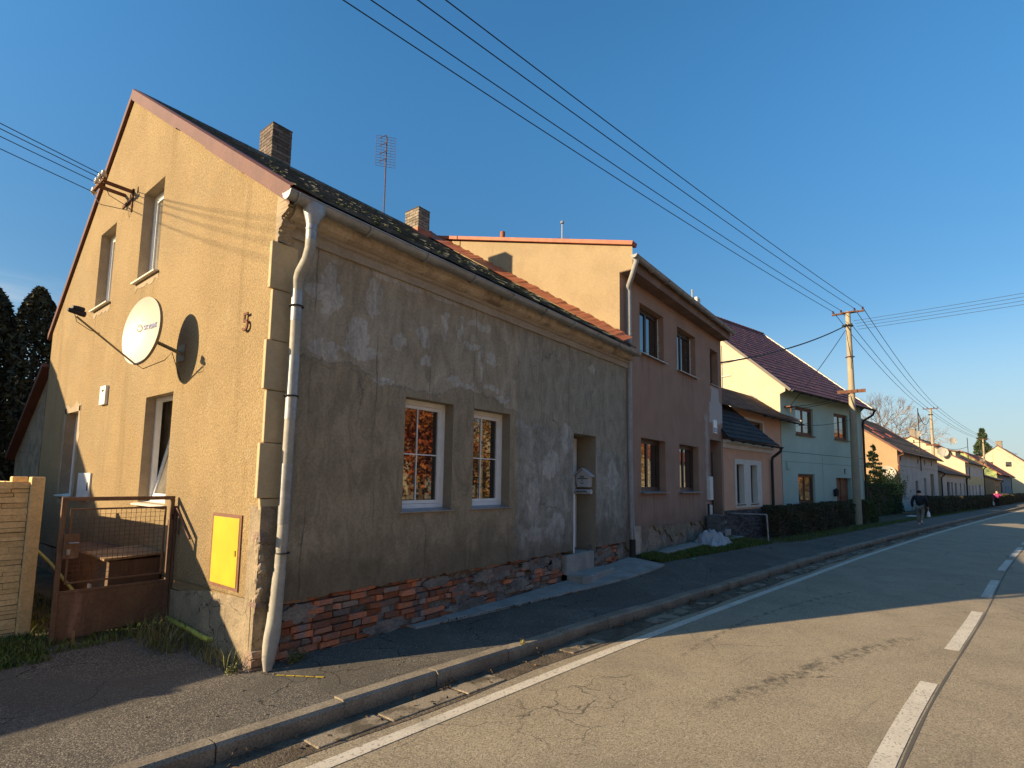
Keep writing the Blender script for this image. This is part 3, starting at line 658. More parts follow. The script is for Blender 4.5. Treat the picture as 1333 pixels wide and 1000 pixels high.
# ragged pale plaster rings round the gable windows
for (a, b, c, d) in (GW[3], GW[0], GW[1]):
    rg = MB(GF)
    top = 1 if (a, b) == GW[3][:2] else 0
    def ragged(pts, w, k=9):
        for (p, q, nx, nz) in pts:
            inn = []; out = []
            for i in range(k + 1):
                t = i / k; x = p[0] + (q[0] - p[0]) * t; z = p[1] + (q[1] - p[1]) * t
                ww = w * random.uniform(.45, 1.25); inn.append((x, -.004, z)); out.append((x + nx * ww, -.004, z + nz * ww))
            for i in range(k): rg.quad(inn[i], inn[i + 1], out[i + 1], out[i])
    if top: ragged([((a - .14, d), (b + .12, d), 0, 1), ((a, c), (a, d + .1), -1, 0), ((b, c), (b, d + .1), 1, 0)], .17)
    ragged([((a - .05, c - .03), (b + .05, c - .03), 0, -1)], .12)
    rg.build('plaster_repair', M['paleframe'], h1)
sk = MB(GF)
def ragline(pts, n=6, a=.02):
    o = []
    for i in range(len(pts) - 1):
        for k in range(n):
            t = k / n; o.append((pts[i][0] + (pts[i + 1][0] - pts[i][0]) * t + random.uniform(-a, a), pts[i][1] + (pts[i + 1][1] - pts[i][1]) * t + random.uniform(-a, a)))
    return o + [pts[-1]]
top = ragline([(.05, .67), (.2, .665), (1.07, .62), (1.81, .52), (2.4, .50), (9.7, .50)], 4, .006)
sk.wall([(.04, -.2)] + top[:1] + top[1:] + [(9.7, -.2)], [], -.018, 0)
sk.quad(*[(p[0], -.018, p[1]) for p in (top[0], top[-1])], (9.7, 0, .5), (.04, 0, .66))
sk.build('gable_plinth', M['sockle'], h1)
# corner stub of broken plaster under the quoins, with exposed brick
cb = MB()
cb.cur = 0; cb.box(G - .012, .08, -.022, .2, .55, 1.6, .004); cb.box(G - .016, .10, -.01, .2, -.2, .56, .006)
cb.cur = 1
for (z, zz, x0, x1) in ((-.06, .02, -.178, .0), (.03, .10, -.172, -.05), (.11, .18, -.168, -.02), (1.24, 1.34, -.158, -.07), (.60, .65, -.158, -.09)):
    cb.box(x0, x1, -.055, .1, z, zz, .012)
cb.cur = 2
for i in range(26):
    z = .56 + .75 * i / 26; lump(cb, (G + .02 + random.uniform(-.01, .02), -.005 + random.uniform(-.02, .04), z), random.uniform(.03, .05), (1, 1, 1.3), 200 + i)
cb.build('broken_corner', [M['sockle'], M['brickgrey'], M['paleframe']], h1, bevel=.008)
zz = [4.40, 3.88, 3.33, 2.80, 2.25, 1.68, 1.18]
for i in range(6):
    wide = i % 2 == 0
    q = MB(); x0 = G - (.06 if wide else .022); y1 = .035
    q.box(x0, .10 if wide else .06, -.022 if wide else -.014, y1, zz[i + 1] + .004, zz[i] - .004)
    if i == 5: q.v = [(a + (random.uniform(0, .05) if c < 1.3 else 0), b, c + (random.uniform(0, .12) if c < 1.3 else 0)) for a, b, c in q.v]
    q.build('quoin', M['quoin'], h1, bevel=.010)
bt = MB()   # broken edge where the cornice return has fallen off
edge = [(-.03, 4.40), (-.045, 4.52), (-.10, 4.60), (-.085, 4.67), (-.15, 4.68), (-.20, 4.73), (-.20, 4.80), (-.23, 4.86), (-.23, 4.97)]
pts = []
for (a, b), (a2, b2) in zip(edge, edge[1:]):
    for k in range(4): pts.append((a + (a2 - a) * k / 4 + random.uniform(-.014, .014), b + (b2 - b) * k / 4 + random.uniform(-.008, .008)))
lay = [[(G - .006 + .05 * q + random.uniform(-.006, .006), y - .010 * math.sin(q * 2 + z * 40) + random.uniform(-.012, .012), z) for y, z in pts] for q in range(4)]
for q in range(3):
    for k in range(len(pts) - 1): bt.quad(lay[q][k], lay[q][k + 1], lay[q + 1][k + 1], lay[q + 1][k])
for k in range(len(pts) - 1): bt.quad(lay[0][k], lay[0][k + 1], (G - .004, .04, pts[k + 1][1]), (G - .004, .04, pts[k][1]))
for i in range(9):
    k = (i * 3 + 1) % len(pts); lump(bt, (G + .03, pts[k][0] + .012, pts[k][1]), random.uniform(.02, .034), (1, 1, .8), i)
bt.build('broken_cornice_end', M['paleframe'], h1)
# plinth: mortar wall with individually laid, partly missing bricks and plaster remnants
for side in (0, 1):
    lo_x, hi_x = ((-.12, 5.66), (6.62, 8.18))[side]
    pl = MB(); nx = int((hi_x - lo_x) * 9)
    for i in range(nx):
        a, b = lo_x + (hi_x - lo_x) * i / nx, lo_x + (hi_x - lo_x) * (i + 1) / nx
        for k in range(6):
            pl.quad(*[(x, .10 + .018 * math.sin(x * 9 + z * 13) + .010 * math.sin(x * 31 - z * 21), z) for x, z in ((a, -.2 + .14 * k), (b, -.2 + .14 * k), (b, -.06 + .14 * k), (a, -.06 + .14 * k))])
    for r in range(9):
        z = -.06 + r * .078; x = lo_x + .05 + (.13 if r % 2 else 0) + random.uniform(-.03, .03)
        while x < hi_x - .1:
            L = random.choice([.24, .24, .25, .12]); keep = .90 if x < 2.4 else (.72 if x < 5.6 else .45)
            nz_ = math.sin(x * 2.3 + 1.0) + math.sin(x * 5.1 + r * .8) * .6
            if nz_ > .95 and 2.0 < x: keep *= .25
            if x + L < hi_x and random.random() < keep:
                pl.cur = 1 if random.random() < (.72 if x < 2.6 else .5) else 2
                dpt = random.uniform(.0, .045); pl.box(x, x + L - .014, .022 + dpt, .18, z, z + .064, .009)
            x += L
    pl.cur = 3
    for (cx, cz, rx, rz) in ((2.4, .50, .26, .08), (2.9, .28, .20, .16), (3.6, .45, .55, .12), (4.75, .48, .5, .11), (4.3, .22, .25, .1), (1.5, .07, .35, .07), (5.3, .42, .22, .12), (.35, .45, .25, .1), (7.0, .40, .25, .16), (7.9, .40, .2, .2), (3.0, .08, .5, .07)):
        if not lo_x < cx < hi_x: continue
        pts = []
        for k in range(34):
            t = 2 * math.pi * k / 34; q = random.uniform(.72, 1.12); pts.append((min(max(cx + rx * math.cos(t) * q, lo_x + .02), hi_x - .02), min(cz + rz * math.sin(t) * q, .6)))
        pl.prism([(a, .030, c) for a, c in pts], (0, .09, 0))
    pl.build('brick_plinth', [M['mortar'], M['brick'], M['brickgrey'], M['mortar']], h1, bevel=.010)
# cornice, extruded profile
pf = [(0, 4.50), (-.035, 4.50), (-.04, 4.60), (-.075, 4.615), (-.08, 4.65)]
pf2 = [(-.08, 4.65), (-.115, 4.655), (-.17, 4.675), (-.21, 4.72), (-.222, 4.78), (-.222, 4.84), (.1, 4.92)]
cn = MB(); N = 60
for prof, ci in ((pf, 0), (pf2, 1)):
    cn.cur = ci
    for i in range(N):
        a, b = -.07 + 8.23 * i / N, -.07 + 8.23 * (i + 1) / N
        for (y0, z0), (y1, z1) in zip(prof, prof[1:]):
            w = lambda x, z: .006 * math.sin(x * 7 + z * 40) + .004 * math.sin(x * 23)
            cn.quad((a, y0 + w(a, z0), z0), (b, y0 + w(b, z0), z0), (b, y1 + w(b, z1), z1), (a, y1 + w(a, z1), z1))
cn.cur = 0
cn.quad(*[(-.07, y, z) for y, z in pf + pf2[1:]]); cn.quad(*[(8.16, y, z) for y, z in pf + pf2[1:]])
cn.build('cornice', [M['cornband'], M['cornice']], h1)
# roof
rf = MB()
E0, E1 = Vector((-.12, -.27, 4.935)), Vector((8.10, -.27, 4.925)); T0, T1 = Vector((-.12, 5.36, 8.60)), Vector((8.0, 6.60, 9.40))
roof_rows(rf, E0, E1, T1, T0, 20, .022, .03, cols=26, jit=.008)
roof_rows(rf, (-.12, 9.85, 4.95), (8.0, 11.0, 5.0), T1, T0, 12, .02, .04)
for k in range(24):
    a, b = lerp(T0, T1, k / 24), lerp(T0, T1, (k + 1.1) / 24); rf.tube([a + Vector((0, 0, -.02)), b + Vector((0, 0, .0))], [.10, .085], 8)
roof1 = rf.build('roof', M['slate'], h1)
ms = MB()
for k in range(46):     # moss cushions along the lower courses
    t = random.random() ** 1.3; s = random.uniform(.0, .30); p = lerp(lerp(E0, E1, t), lerp(T0, T1, t), s) + Vector((0, 0, .03))
    r_ = random.uniform(.02, .05); ms.lathe(p, [(-.02, r_), (.004, r_ * .9), (.012, r_ * .5), (.015, .002)], (random.uniform(-.3, .3), -.5, 1), 7)
mso = ms.build('moss', mat('moss_cushion', (.04, .05, .014), (.065, .068, .022), 5, rough=1, bump=[(60, 1, .01, 4)]), roof1); mso['kind'] = 'stuff'
ff = MB()   # gable flashing, outer face + cap, both slopes
def barge(p, q, w, t0=.0):
    N = 5
    for k in range(N):
        a, b = lerp(p, q, k / N), lerp(p, q, (k + 1) / N); dn = Vector((0, 0, -w * random.uniform(.94, 1.06)))
        ff.add([a, b, b + dn, a + dn, a + Vector((.045, 0, .03)), b + Vector((.045, 0, .03)), b + Vector((.26, 0, .02)), a + Vector((.26, 0, .02)), b + dn + Vector((.06, 0, 0)), a + dn + Vector((.06, 0, 0))], [(0, 1, 2, 3), (0, 4, 5, 1), (4, 7, 6, 5), (3, 2, 8, 9)])
barge((G - .055, 5.36, 8.665), (G - .055, -.31, 4.90), .19)
ff.build('gable_flashing', M['flash'], roof1)
ff = MB(); barge((G - .05, 5.36, 8.66), (G - .05, 9.9, 4.98), .13)
ff.build('gable_flashing', M['flash'], roof1)
tf = MB(); tf.slab((G - .05, -.02, 5.085), (.12, -.02, 5.09), (.12, -.315, 4.885), (G - .05, -.315, 4.89), .02)
tf.build('eave_corner_flashing', M['flash'], roof1)
of = MB()   # ragged orange flashing against the neighbour's wall
N = 90
for k in range(N):
    a, b = k / N, (k + 1) / N; p, q = lerp((7.90, -.28, 4.945), (7.90, 6.5, 9.40), a), lerp((7.90, -.28, 4.945), (7.90, 6.5, 9.40), b)
    w0 = .19 + .014 * math.sin(k * 2.7) + .016 * math.sin(k * 5.1); w1 = .19 + .014 * math.sin((k + 1) * 2.7) + .016 * math.sin((k + 1) * 5.1)
    of.quad(p + Vector((.03, 0, w0)), q + Vector((.03, 0, w1)), q + Vector((-.45, 0, .01)), p + Vector((-.45, 0, .01)))
of.quad((7.6, -.285, 4.955), (8.2, -.285, 4.955), (8.2, .1, 5.21), (7.6, .1, 5.21))
of.build('valley_flashing', M['flashorange'], roof1)
gtt = MB(); halfgutter(gtt, (-.235, -.32, 4.815), (8.12, -.32, 4.795), .078)
gtt.build('gutter', M['zinc'], h1, smooth=True)
dp = MB()
def ellring(c, rx, ry, n=14): return [(c[0] + rx * math.cos(2 * math.pi * k / n), c[1] + ry * math.sin(2 * math.pi * k / n), c[2]) for k in range(n)]
def rings_tube(mb, rings, n=14): mb.add([p for r_ in rings for p in r_], [(i * n + k, i * n + (k + 1) % n, (i + 1) * n + (k + 1) % n, (i + 1) * n + k) for i in range(len(rings) - 1) for k in range(n)])
rings_tube(dp, [ellring((.085, -.32, 4.80), .135, .09), ellring((.085, -.32, 4.74), .13, .09), ellring((.065, -.32, 4.60), .068, .066), ellring((.06, -.32, 4.57), .058, .058)])
dp.tube([(.06, -.32, 4.60), (.06, -.32, 4.40)], .056, 14)
dp.tube([(.06, -.32, 4.53), (.06, -.32, 4.51)], .061, 14)
dp.cur = 1
dp.tube([(.06, -.32, 4.42), (.062, -.315, 4.32), (.06, -.27, 4.20), (.05, -.165, 4.08), (.05, -.12, 4.0), (.055, -.115, 3.86)], [.056, .056, .058, .058, .056, .052], 14)
dp.cur = 0; dp.tube([(.055, -.112, 3.90), (.057, -.112, 3.56)], .057, 14)
dp.cur = 1; dp.tube([(.057, -.112, 3.58), (.06, -.112, 3.16)], .054, 14)
dp.cur = 0; dp.tube([(.06, -.112, 3.18), (.055, -.112, 2.50)], .059, 14)
dp.cur = 1; dp.tube([(.055, -.112, 2.52), (.05, -.112, 2.02)], .055, 14)
dp.cur = 0; dp.tube([(.05, -.112, 2.04), (.048, -.112, 1.42)], .060, 14)
dp.cur = 1; dp.tube([(.048, -.112, 1.44), (.035, -.114, .92)], .056, 14)
rings_tube(dp, [ellring((.035, -.114, .95), .062, .062), ellring((.022, -.117, .72), .064, .062), ellring((.004, -.124, .46), .072, .066), ellring((-.012, -.13, .32), .084, .055), ellring((-.025, -.133, .24), .076, .062), ellring((-.04, -.142, .12), .066, .046), ellring((-.055, -.16, .012), .040, .030)])
dp.cur = 2
for z in (3.72, 2.75, 1.13): dp.tube([(.055 + .07 * math.cos(t), -.112 + .07 * math.sin(t), z) for t in [k * math.pi / 8 for k in range(17)]], .008, 5); dp.tube([(.055, -.04, z), (.055, .05, z)], .01, 5)
dp.build('downpipe', [M['zinc'], M['creampipe'], M['blackiron']], h1, smooth=True)
FF = lambda u, v, z: (u, v, z)
for w_ in (W1, W2):
    window(h1, FF, w_[0] + .0, w_[1], w_[2] + .02, w_[3], .17, M['pvc'], M['glass'], fw=.065, bars=((.42,), (.5,)), sill=(.03, .012), sillm=M['silltin'])
for i, w_ in enumerate(GW):
    if i == 2: continue
    window(h1, GF, w_[0], w_[1], w_[2] + .02, w_[3], .15, M['pvc'], M['glasscurt'] if i < 2 else M['glassblind'], fw=.06, sill=(.07, .02), sillm=M['sillwhite'])
# lower gable window with the sash tilted inwards
a, b, c, d = GW[2]
wf = MB(GF)
for bx in ((a, a + .05, c, d), (b - .05, b, c, d), (a + .05, b - .05, c, c + .05), (a + .05, b - .05, d - .05, d)): wf.box(bx[0], bx[1], .13, .20, bx[2], bx[3])
wo = wf.build('window', M['pvc'], h1)
TF = lambda u, v, z: (G + v + (z - c) * .20, u, z)
sa = MB(TF)
for bx in ((a + .05, a + .11, c + .05, d - .05), (b - .11, b - .05, c + .05, d - .05), (a + .11, b - .11, c + .05, c + .12), (a + .11, b - .11, d - .12, d - .05)): sa.box(bx[0], bx[1], .135, .185, bx[2], bx[3])
sa.build('sash', M['pvc'], wo)
pp = MB(TF); pp.quad((a + .1, .16, c + .1), (b - .1, .16, c + .1), (b - .1, .16, d - .1), (a + .1, .16, d - .1)); pp.build('pane', M['glasscurt'], wo)
sl = MB(GF); sl.slab((a - .05, .16, c + .015), (b + .05, .16, c + .015), (b + .05, -.07, c - .02), (a - .05, -.07, c - .02), .02); sl.build('sill', M['sillwhite'], wo)
cu = MB(GF); cu.quad((a - .02, .55, c - .1), (b + .3, .24, c - .1), (b + .3, .24, d + .1), (a - .02, .55, d + .1)); cu.build('curtain', M['glasscurt'], wo)
# front door, threshold
dr = MB(); dr.box(5.90, 6.72, .44, .49, .55, 2.80); dr.box(5.98, 6.64, .425, .45, .75, 1.5); dr.box(5.98, 6.64, .425, .45, 1.65, 2.7)
do = dr.build('front_door', M['pvc'], h1, bevel=.006)
hd = MB(); hd.tube([(6.02, .40, 1.55), (6.02, .38, 1.55), (6.14, .38, 1.55)], .012, 6); hd.build('handle', M['silltin'], do)
df = MB(); df.box(5.884, 5.915, -.006, .06, .56, 1.66); df.build('door_edge_strip', M['pvc'], h1)
th = MB(); th.box(5.62, 6.66, -.015, .44, .18, .54, .012); th.build('threshold', M['concrete'], h1, bevel=.012)
yb = MB(GF); yb.box(.36, 1.05, -.014, .0, .70, 1.49)
ybo = yb.build('gas_box_frame', M['rustframe'], h1)
yd = MB(GF); yd.box(.40, 1.01, -.020, -.005, .735, 1.455); ydo = yd.build('gas_box_door', M['yellowbox'], ybo, bevel=.004)
yl = MB(GF); yl.box(.43, .46, -.028, -.018, 1.06, 1.12); yl.build('lock', M['yellowlock'], ydo)
mbx = MB(GF); mbx.box(5.83, 6.56, -.03, 0, 1.44, 1.92); mo = mbx.build('meter_cabinet', M['whiteplastic'], h1, bevel=.006)
mk = MB(GF); mk.box(5.92, 5.94, -.04, -.025, 1.62, 1.76); mk.build('latch', M['blackplastic'], mo)
sb = MB(GF); sb.box(5.34, 5.64, -.05, 0, 3.06, 3.38); so = sb.build('junction_box', M['whiteplastic'], h1, bevel=.006)
sm = MB(GF); sm.box(5.42, 5.52, -.054, -.04, 3.28, 3.31); sm.build('slot', M['blackplastic'], so)
# rear lean-to
lt = MB(); lt.prism([(G + .05, 9.76, -.2), (G + .05, 12.6, -.2), (G + .05, 12.6, 2.35), (G + .05, 9.76, 4.2)], (5, 0, 0))
lo_ = lt.build('lean_to', M['sockle'], h1)
lr = MB(); lr.slab((G - .12, 12.8, 2.3), (5.2, 12.8, 2.3), (5.2, 9.76, 4.3), (G - .12, 9.76, 4.3), .1); lr.build('lean_to_roof', M['flash'], lo_)
# chimneys: mortar core + laid bricks
def chimney(parent, cx, cy_, z0, z1, wx, wy, mbr, mcap):
    c = MB(); c.cur = 0; c.box(cx - wx / 2 + .012, cx + wx / 2 - .012, cy_ - wy / 2 + .012, cy_ + wy / 2 - .012, z0, z1 - .02)
    c.cur = 1; rows = int((z1 - z0) / .085)
    for r in range(rows):
        z = z0 + r * (z1 - z0) / rows; h = (z1 - z0) / rows - .014; o = .13 if r % 2 else 0
        for (n_, L, fx) in (('x', wx, 0), ('y', wy, 1)):
            t = -o
            while t < L - .01:
                a_, b_ = max(0, t), min(L, t + .26)
                if b_ - a_ > .03:
                    for sg in (-1, 1):
                        j = random.uniform(-.003, .003)
                        if fx == 0: y = cy_ + sg * (wy / 2); c.box(cx - wx / 2 + a_ + .006, cx - wx / 2 + b_ - .006, min(y, y - sg * .05) + j, max(y, y - sg * .05) + j, z, z + h)
                        else: x = cx + sg * (wx / 2 + .001); c.box(min(x, x - sg * .05) + j, max(x, x - sg * .05) + j, cy_ - wy / 2 + a_ + .006, cy_ - wy / 2 + b_ - .006, z, z + h)
                t += .26
    c.cur = 2; c.box(cx - wx / 2 - .004, cx + wx / 2 + .004, cy_ - wy / 2 - .004, cy_ + wy / 2 + .004, z1 - .02, z1 + .015)
    return c.build('chimney', [M['chimmortar'], mbr, mcap], parent)
chimney(roof1, 2.93, 6.46, 8.0, 10.05, .47, .62, M['chimbrick'], M['chimmortar'])
chimney(roof1, 7.27, 6.34, 8.2, 9.86, .44, .60, M['chimbrick2'], M['chimmortar'])
cf = MB(); cf.box(7.0, 7.54, 6.0, 6.68, 8.7, 9.22); cf.build('chimney_flashing', M['flashorange'], roof1)

# house number 5
t5 = text_mesh('5', .30, frame_mat((G - .03, .535, 3.60), (0, -1, 0), (0, 0, 1)), M['rust'], name='house_number', ext=.008)
tag(t5, 'rusty brown metal house number 5 on the ochre gable', 'house number')

# satellite dish
dc = Vector((-.60, 2.44, 3.73)); az, el = R(191.5), R(4.3)
dn = Vector((math.cos(az) * math.cos(el), math.sin(az) * math.cos(el), math.sin(el)))
du = Vector((0, 0, 1)).cross(dn).normalized(); dv = dn.cross(du)
dish = thing('satellite_dish', tuple(dc), 'large cream satellite dish on an arm beside the upper gable windows', 'satellite dish')
db = MB(); NR, NA = 7, 40; RX, RY = .40, .448
def dpnt(r, t, back=0.0): return dc + du * (RX * r * math.cos(t)) + dv * (RY * r * math.sin(t)) + dn * (-.07 * (1 - r * r) - back)
for bk_ in (0.0, .012):
    o = len(db.v); db.cur = 1 if bk_ else 0
    pts = [dpnt(0, 0, bk_)] + [dpnt(i / NR, 2 * math.pi * k / NA, bk_) for i in range(1, NR + 1) for k in range(NA)]
    fs = [(0, 1 + k, 1 + (k + 1) % NA) for k in range(NA)]
    for i in range(NR - 1): fs += [(1 + i * NA + k, 1 + (i + 1) * NA + k, 1 + (i + 1) * NA + (k + 1) % NA, 1 + i * NA + (k + 1) % NA) for k in range(NA)]
    db.add(pts, fs)
db.cur = 1
rim = [dpnt(1.0, 2 * math.pi * k / NA, 0) for k in range(NA)]; rb = [p - dn * .035 for p in rim]
db.add(rim + rb, [(k, (k + 1) % NA, NA + (k + 1) % NA, NA + k) for k in range(NA)])
db.build('reflector', [M['dishcol'], M['dishback']], dish, smooth=True)
am = MB(); wp = Vector((G, 2.35, 3.50)); hp = dc - dn * .16 + dv * -.08
am.box(G - .012, G, 2.24, 2.46, 3.40, 3.62); am.tube([wp, hp], .024, 8); am.tube([hp, hp + Vector((0, 0, .14))], .03, 8); am.tube([hp + dv * .12, dc - dn * .08 + dv * .1], .02, 6); am.tube([hp - dv * .06, dc - dn * .08 - dv * .1], .02, 6)
am.build('mount_arm', M['steelolive'], dish, smooth=True)
fa = MB(); f0 = dc - dv * .44 - dn * .01; f1 = dc + dn * .72 - dv * .02 + du * .0
fa.tube([f0 - dn * .02, f0 + dn * .02 , f1 - dn * .03 - dv * .05], .012, 8)
fa.build('feed_arm', M['steelolive'], dish)
lnb = MB(); lnb.lathe(f1 + dn * .06, [(0, .02), (.03, .028), (.10, .03), (.12, .034), (.17, .034), (.175, .0)], -dn, 12); lnb.lathe(f1 + dn * .02 + dv * .045 + du * .0, [(0, .02), (.05, .03), (.11, .032), (.115, .0)], -dn, 12)
lnb.build('receiver_head', M['blackplastic'], dish, smooth=True)
cbm = MB(); cbm.tube([f1 - dn * .0, f1 + Vector((.03, -.02, -.12)), lerp(f1, f0, .25) - Vector((0, 0, .06)), lerp(f1, f0, .4)], .004, 5); cbm.build('cable', M['wire'], dish); cbm = MB(); cbm.tube([f0, f0 + Vector((.08, .0, -.05)), f0 + Vector((.3, -.05, .1)), wp + Vector((-.12, 0, .0)), wp + Vector((-.0, -.02, -.35))], .005, 5)
cbm.build('cable', M['wire'], dish)
tdir = -du if du.y > 0 else du
tx = Vector((0, -1, 0)); tx = (tx - dn * tx.dot(dn)).normalized(); ty = dn.cross(tx)
tm = text_mesh('SKYLINK', .088, frame_mat(dc + tx * .10 + ty * .06, tx, ty), M['logoblue'], dish, 'lettering', .002, True)
for v_ in tm.data.vertices:
    q_ = v_.co; a_, b_ = q_.dot(du) / RX, q_.dot(dv) / RY
    v_.co = q_ + dn * (-.07 * (1 - a_ * a_ - b_ * b_) + .004)
lg = MB(); lc = dc - tx * .15 + ty * .06 - dn * .052
for k in range(18):
    a_, b_ = 2 * math.pi * k / 18, 2 * math.pi * (k + .8) / 18
    lg.quad(*[lc + (tx * math.cos(t) + ty * math.sin(t)) * r_ for t, r_ in ((a_, .030), (b_, .030), (b_, .052), (a_, .052))])
lg.build('emblem', M['logored'], dish)

# insulator bracket with service wires
br = thing('wire_bracket', (G, 5.0, 6.7), 'rusty wall bracket with four porcelain insulators near the upper gable window', 'wire bracket')
bb = MB()
for y in (4.98, 5.42):
    bb.box(G - .42, G, y - .02, y + .02, 6.62 + (y - 4.98) * .2, 6.67 + (y - 4.98) * .2)
bb.box(G - .02, G, 4.94, 5.46, 6.50, 6.56); bb.box(G - .44, G - .40, 4.9, 5.52, 6.64, 6.69); bb.box(G - .02, G - .0, 4.96, 5.0, 6.3, 6.7)
bb.build('bracket_arms', M['rust'], br)
INS = []
for k, (y, z) in enumerate(((5.0, 6.70), (5.18, 6.72), (5.36, 6.70), (5.50, 6.58))):
    i_ = MB(); p = Vector((G - .42, y, z)); INS.append(p + Vector((-.05, 0, .06)))
    i_.tube([p, p + Vector((0, 0, .05))], .012, 6); i_.lathe(p + Vector((0, 0, .03)), [(0, .03), (.02, .045), (.05, .042), (.055, .026), (.08, .034), (.10, .03), (.115, .005)], (0, 0, 1), 10)
    i_.build('insulator', M['insulwhite'], br, smooth=True)
lp = MB(); lp.tube([INS[0], (G - .3, 5.1, 6.5), (G - .06, 5.05, 6.4), (G - .02, 5.0, 6.35)], .006, 5); lp.tube([INS[3], (G - .36, 5.3, 6.38), (G - .06, 5.05, 6.33), (G - .02, 4.98, 6.3)], .006, 5)
lp.build('jumper_wire', M['wire'], br)

# roof antenna
an = thing('roof_antenna', (6.0, 6.29, 8.9), 'tall grid television antenna on the ridge of the ochre house', 'antenna')
at = MB(); at.tube([(6.0, 6.29, 8.7), (6.0, 6.29, 11.55)], .018, 6); at.build('mast', M['rust'], an)
ag = MB()
gu = Vector((.80, -.60, 0)); gc = Vector((6.03, 6.36, 11.15))
for k in range(12): z = -.45 + .9 * k / 11; ag.tube([gc - gu * .27 + Vector((0, 0, z)), gc + gu * .27 + Vector((0, 0, z))], .0045, 4)
for k in range(5): s_ = -.27 + .54 * k / 4; ag.tube([gc + gu * s_ + Vector((0, 0, -.45)), gc + gu * s_ + Vector((0, 0, .45))], .0045, 4)
ag.build('reflector_grid', M['rust'], an)
for z in (.36, .13, -.12, -.34):
    d_ = MB(); c_ = Vector((6.0, 6.29, 11.15 + z)); d_.tube([c_, c_ - Vector((.10, .10, 0)), c_ - Vector((.22, -.02, .10))], .011, 5); d_.build('dipole', M['rust'], an)

# bird-house style mailbox on the door reveal
mbt = thing('mailbox', (6.66, .22, 1.9), 'small grey gabled mailbox with newspaper tube inside the doorway of the grey wall', 'mailbox')
x1 = 6.735; x0 = 6.60
bx = MB(); bx.prism([(x0, .09, 1.79), (x0, .36, 1.79), (x0, .40, 2.02), (x0, .235, 2.15), (x0, .07, 2.02)], (x1 - x0, 0, 0)); bx.box(x0 - .008, x0, .12, .33, 1.80, 1.94)
bx.build('body', M['mailgrey'], mbt, bevel=.004)
rfm = MB()
for s_ in (-1, 1):
    rfm.slab((x0 - .035, .235, 2.185), (x1, .235, 2.185), (x1, .235 + s_ * .225, 2.01), (x0 - .035, .235 + s_ * .225, 2.01), .016)
rfm.build('lid_roof', M['mailgrey'], mbt)
tbm = MB(); tbm.lathe((x0 + .03, .04, 1.70), [(0, .05), (.40, .05)], (0, 1, 0), 14); tbm.build('newspaper_tube', M['mailgrey'], mbt, smooth=True)
sl_ = MB(); sl_.box(x0 - .004, x0 + .01, .11, .35, 1.955, 1.972); sl_.build('letter_slot', M['darkprint'], mbt)
kn = MB(); kn.lathe((x0 - .012, .235, 1.93), [(0, .012), (.01, .012)], (1, 0, 0), 10); kn.tube([(x0 - .012, .27, 1.885), (x0 - .012, .25, 1.865), (x0 - .012, .22, 1.862), (x0 - .012, .20, 1.88), (x0 - .012, .22, 1.89)], .006, 5); kn.build('lock_and_horn_emblem', M['darkprint'], mbt)
text_mesh('MAIL', .05, frame_mat((x0 - .002, .235, 2.0), (0, -1, 0), (0, 0, 1)), M['darkprint'], mbt, 'lettering', .002, True)
text_mesh('NEWSPAPER', .045, frame_mat((x0 - .022, .24, 1.70), (0, -1, 0), (0, 0, 1)), M['darkprint'], mbt, 'lettering', .002, True)

stp = MB(); stp.prism([(5.62, -.36, .06), (5.74, -.44, .06), (6.98, -.30, .06), (7.06, -.05, .06), (7.0, .01, .06), (5.66, .01, .06)], (0, 0, .15))
tag(stp.build('door_step', M['concrete'], bevel=.02), 'worn concrete doorstep slab in front of the grey house door', 'step')

# ------------------------------------------------------------------ yard: gate, fence, bin, pipes
gt = thing('yard_gate', (-.7, 2.1, .1), 'rust brown steel gate with mesh top and solid lower panel', 'gate')
f = MB(); z0 = .12
for x in (-1.26, -.20): f.box(x - .022, x + .022, 2.09, 2.135, z0 - (.1 if x < -1 else 0), 1.60)
f.box(-1.282, -.178, 2.09, 2.135, 1.60, 1.645); f.box(-1.238, -.222, 2.1, 2.125, .60, .63)
f.box(-1.20, -.26, 2.10, 2.122, 1.50, 1.52); f.box(-1.20, -.26, 2.10, 2.122, .70, .72); f.box(-1.20, -1.18, 2.10, 2.122, .72, 1.5); f.box(-.28, -.26, 2.10, 2.122, .72, 1.5)
f.build('frame', M['gatepaint'], gt, bevel=.004)
p_ = MB(); p_.slab((-1.238, 2.108, .10), (-.222, 2.108, .18), (-.222, 2.108, .60), (-1.238, 2.108, .60), .012); p_.build('lower_panel', M['gatepaint'], gt)
ms_ = MB()
for k in range(19): x = -1.18 + k * .9 / 18; ms_.tube([(x, 2.108, .72), (x, 2.108, 1.5)], .0026, 4)
for k in range(16): z = .74 + k * .76 / 15; ms_.tube([(-1.18, 2.112, z), (-.28, 2.112, z + .006 * math.sin(k))], .0026, 4)
ms_.build('wire_mesh', M['rust'], gt)
lk = MB(); lk.box(-1.24, -1.10, 2.07, 2.13, .98, 1.24); lo2 = lk.build('lock_plate', M['gatepaint'], gt); l3 = MB(); l3.tube([(-1.2, 2.065, 1.15), (-1.2, 2.02, 1.15), (-1.12, 2.02, 1.15)], .01, 6); l3.build('handle', M['silltin'], lo2); l3 = MB(); l3.box(-1.21, -1.18, 2.06, 2.07, 1.02, 1.08); l3.build('keyhole_plate', M['silltin'], lo2)
gp = MB(); gp.box(-.172, -.148, 2.085, 2.14, .15, 1.52); gp.tube([(-.16, 2.08, 1.50), (-.15, 1.66, 1.15)], .014, 6); gp.tube([(-.16, 1.98, 1.42), (-.16, 1.98, 1.18)], .01, 6); gp.box(-.20, -.15, 2.09, 2.13, 1.36, 1.42)
gp.build('hinge_post', M['gatepaint'], gt)

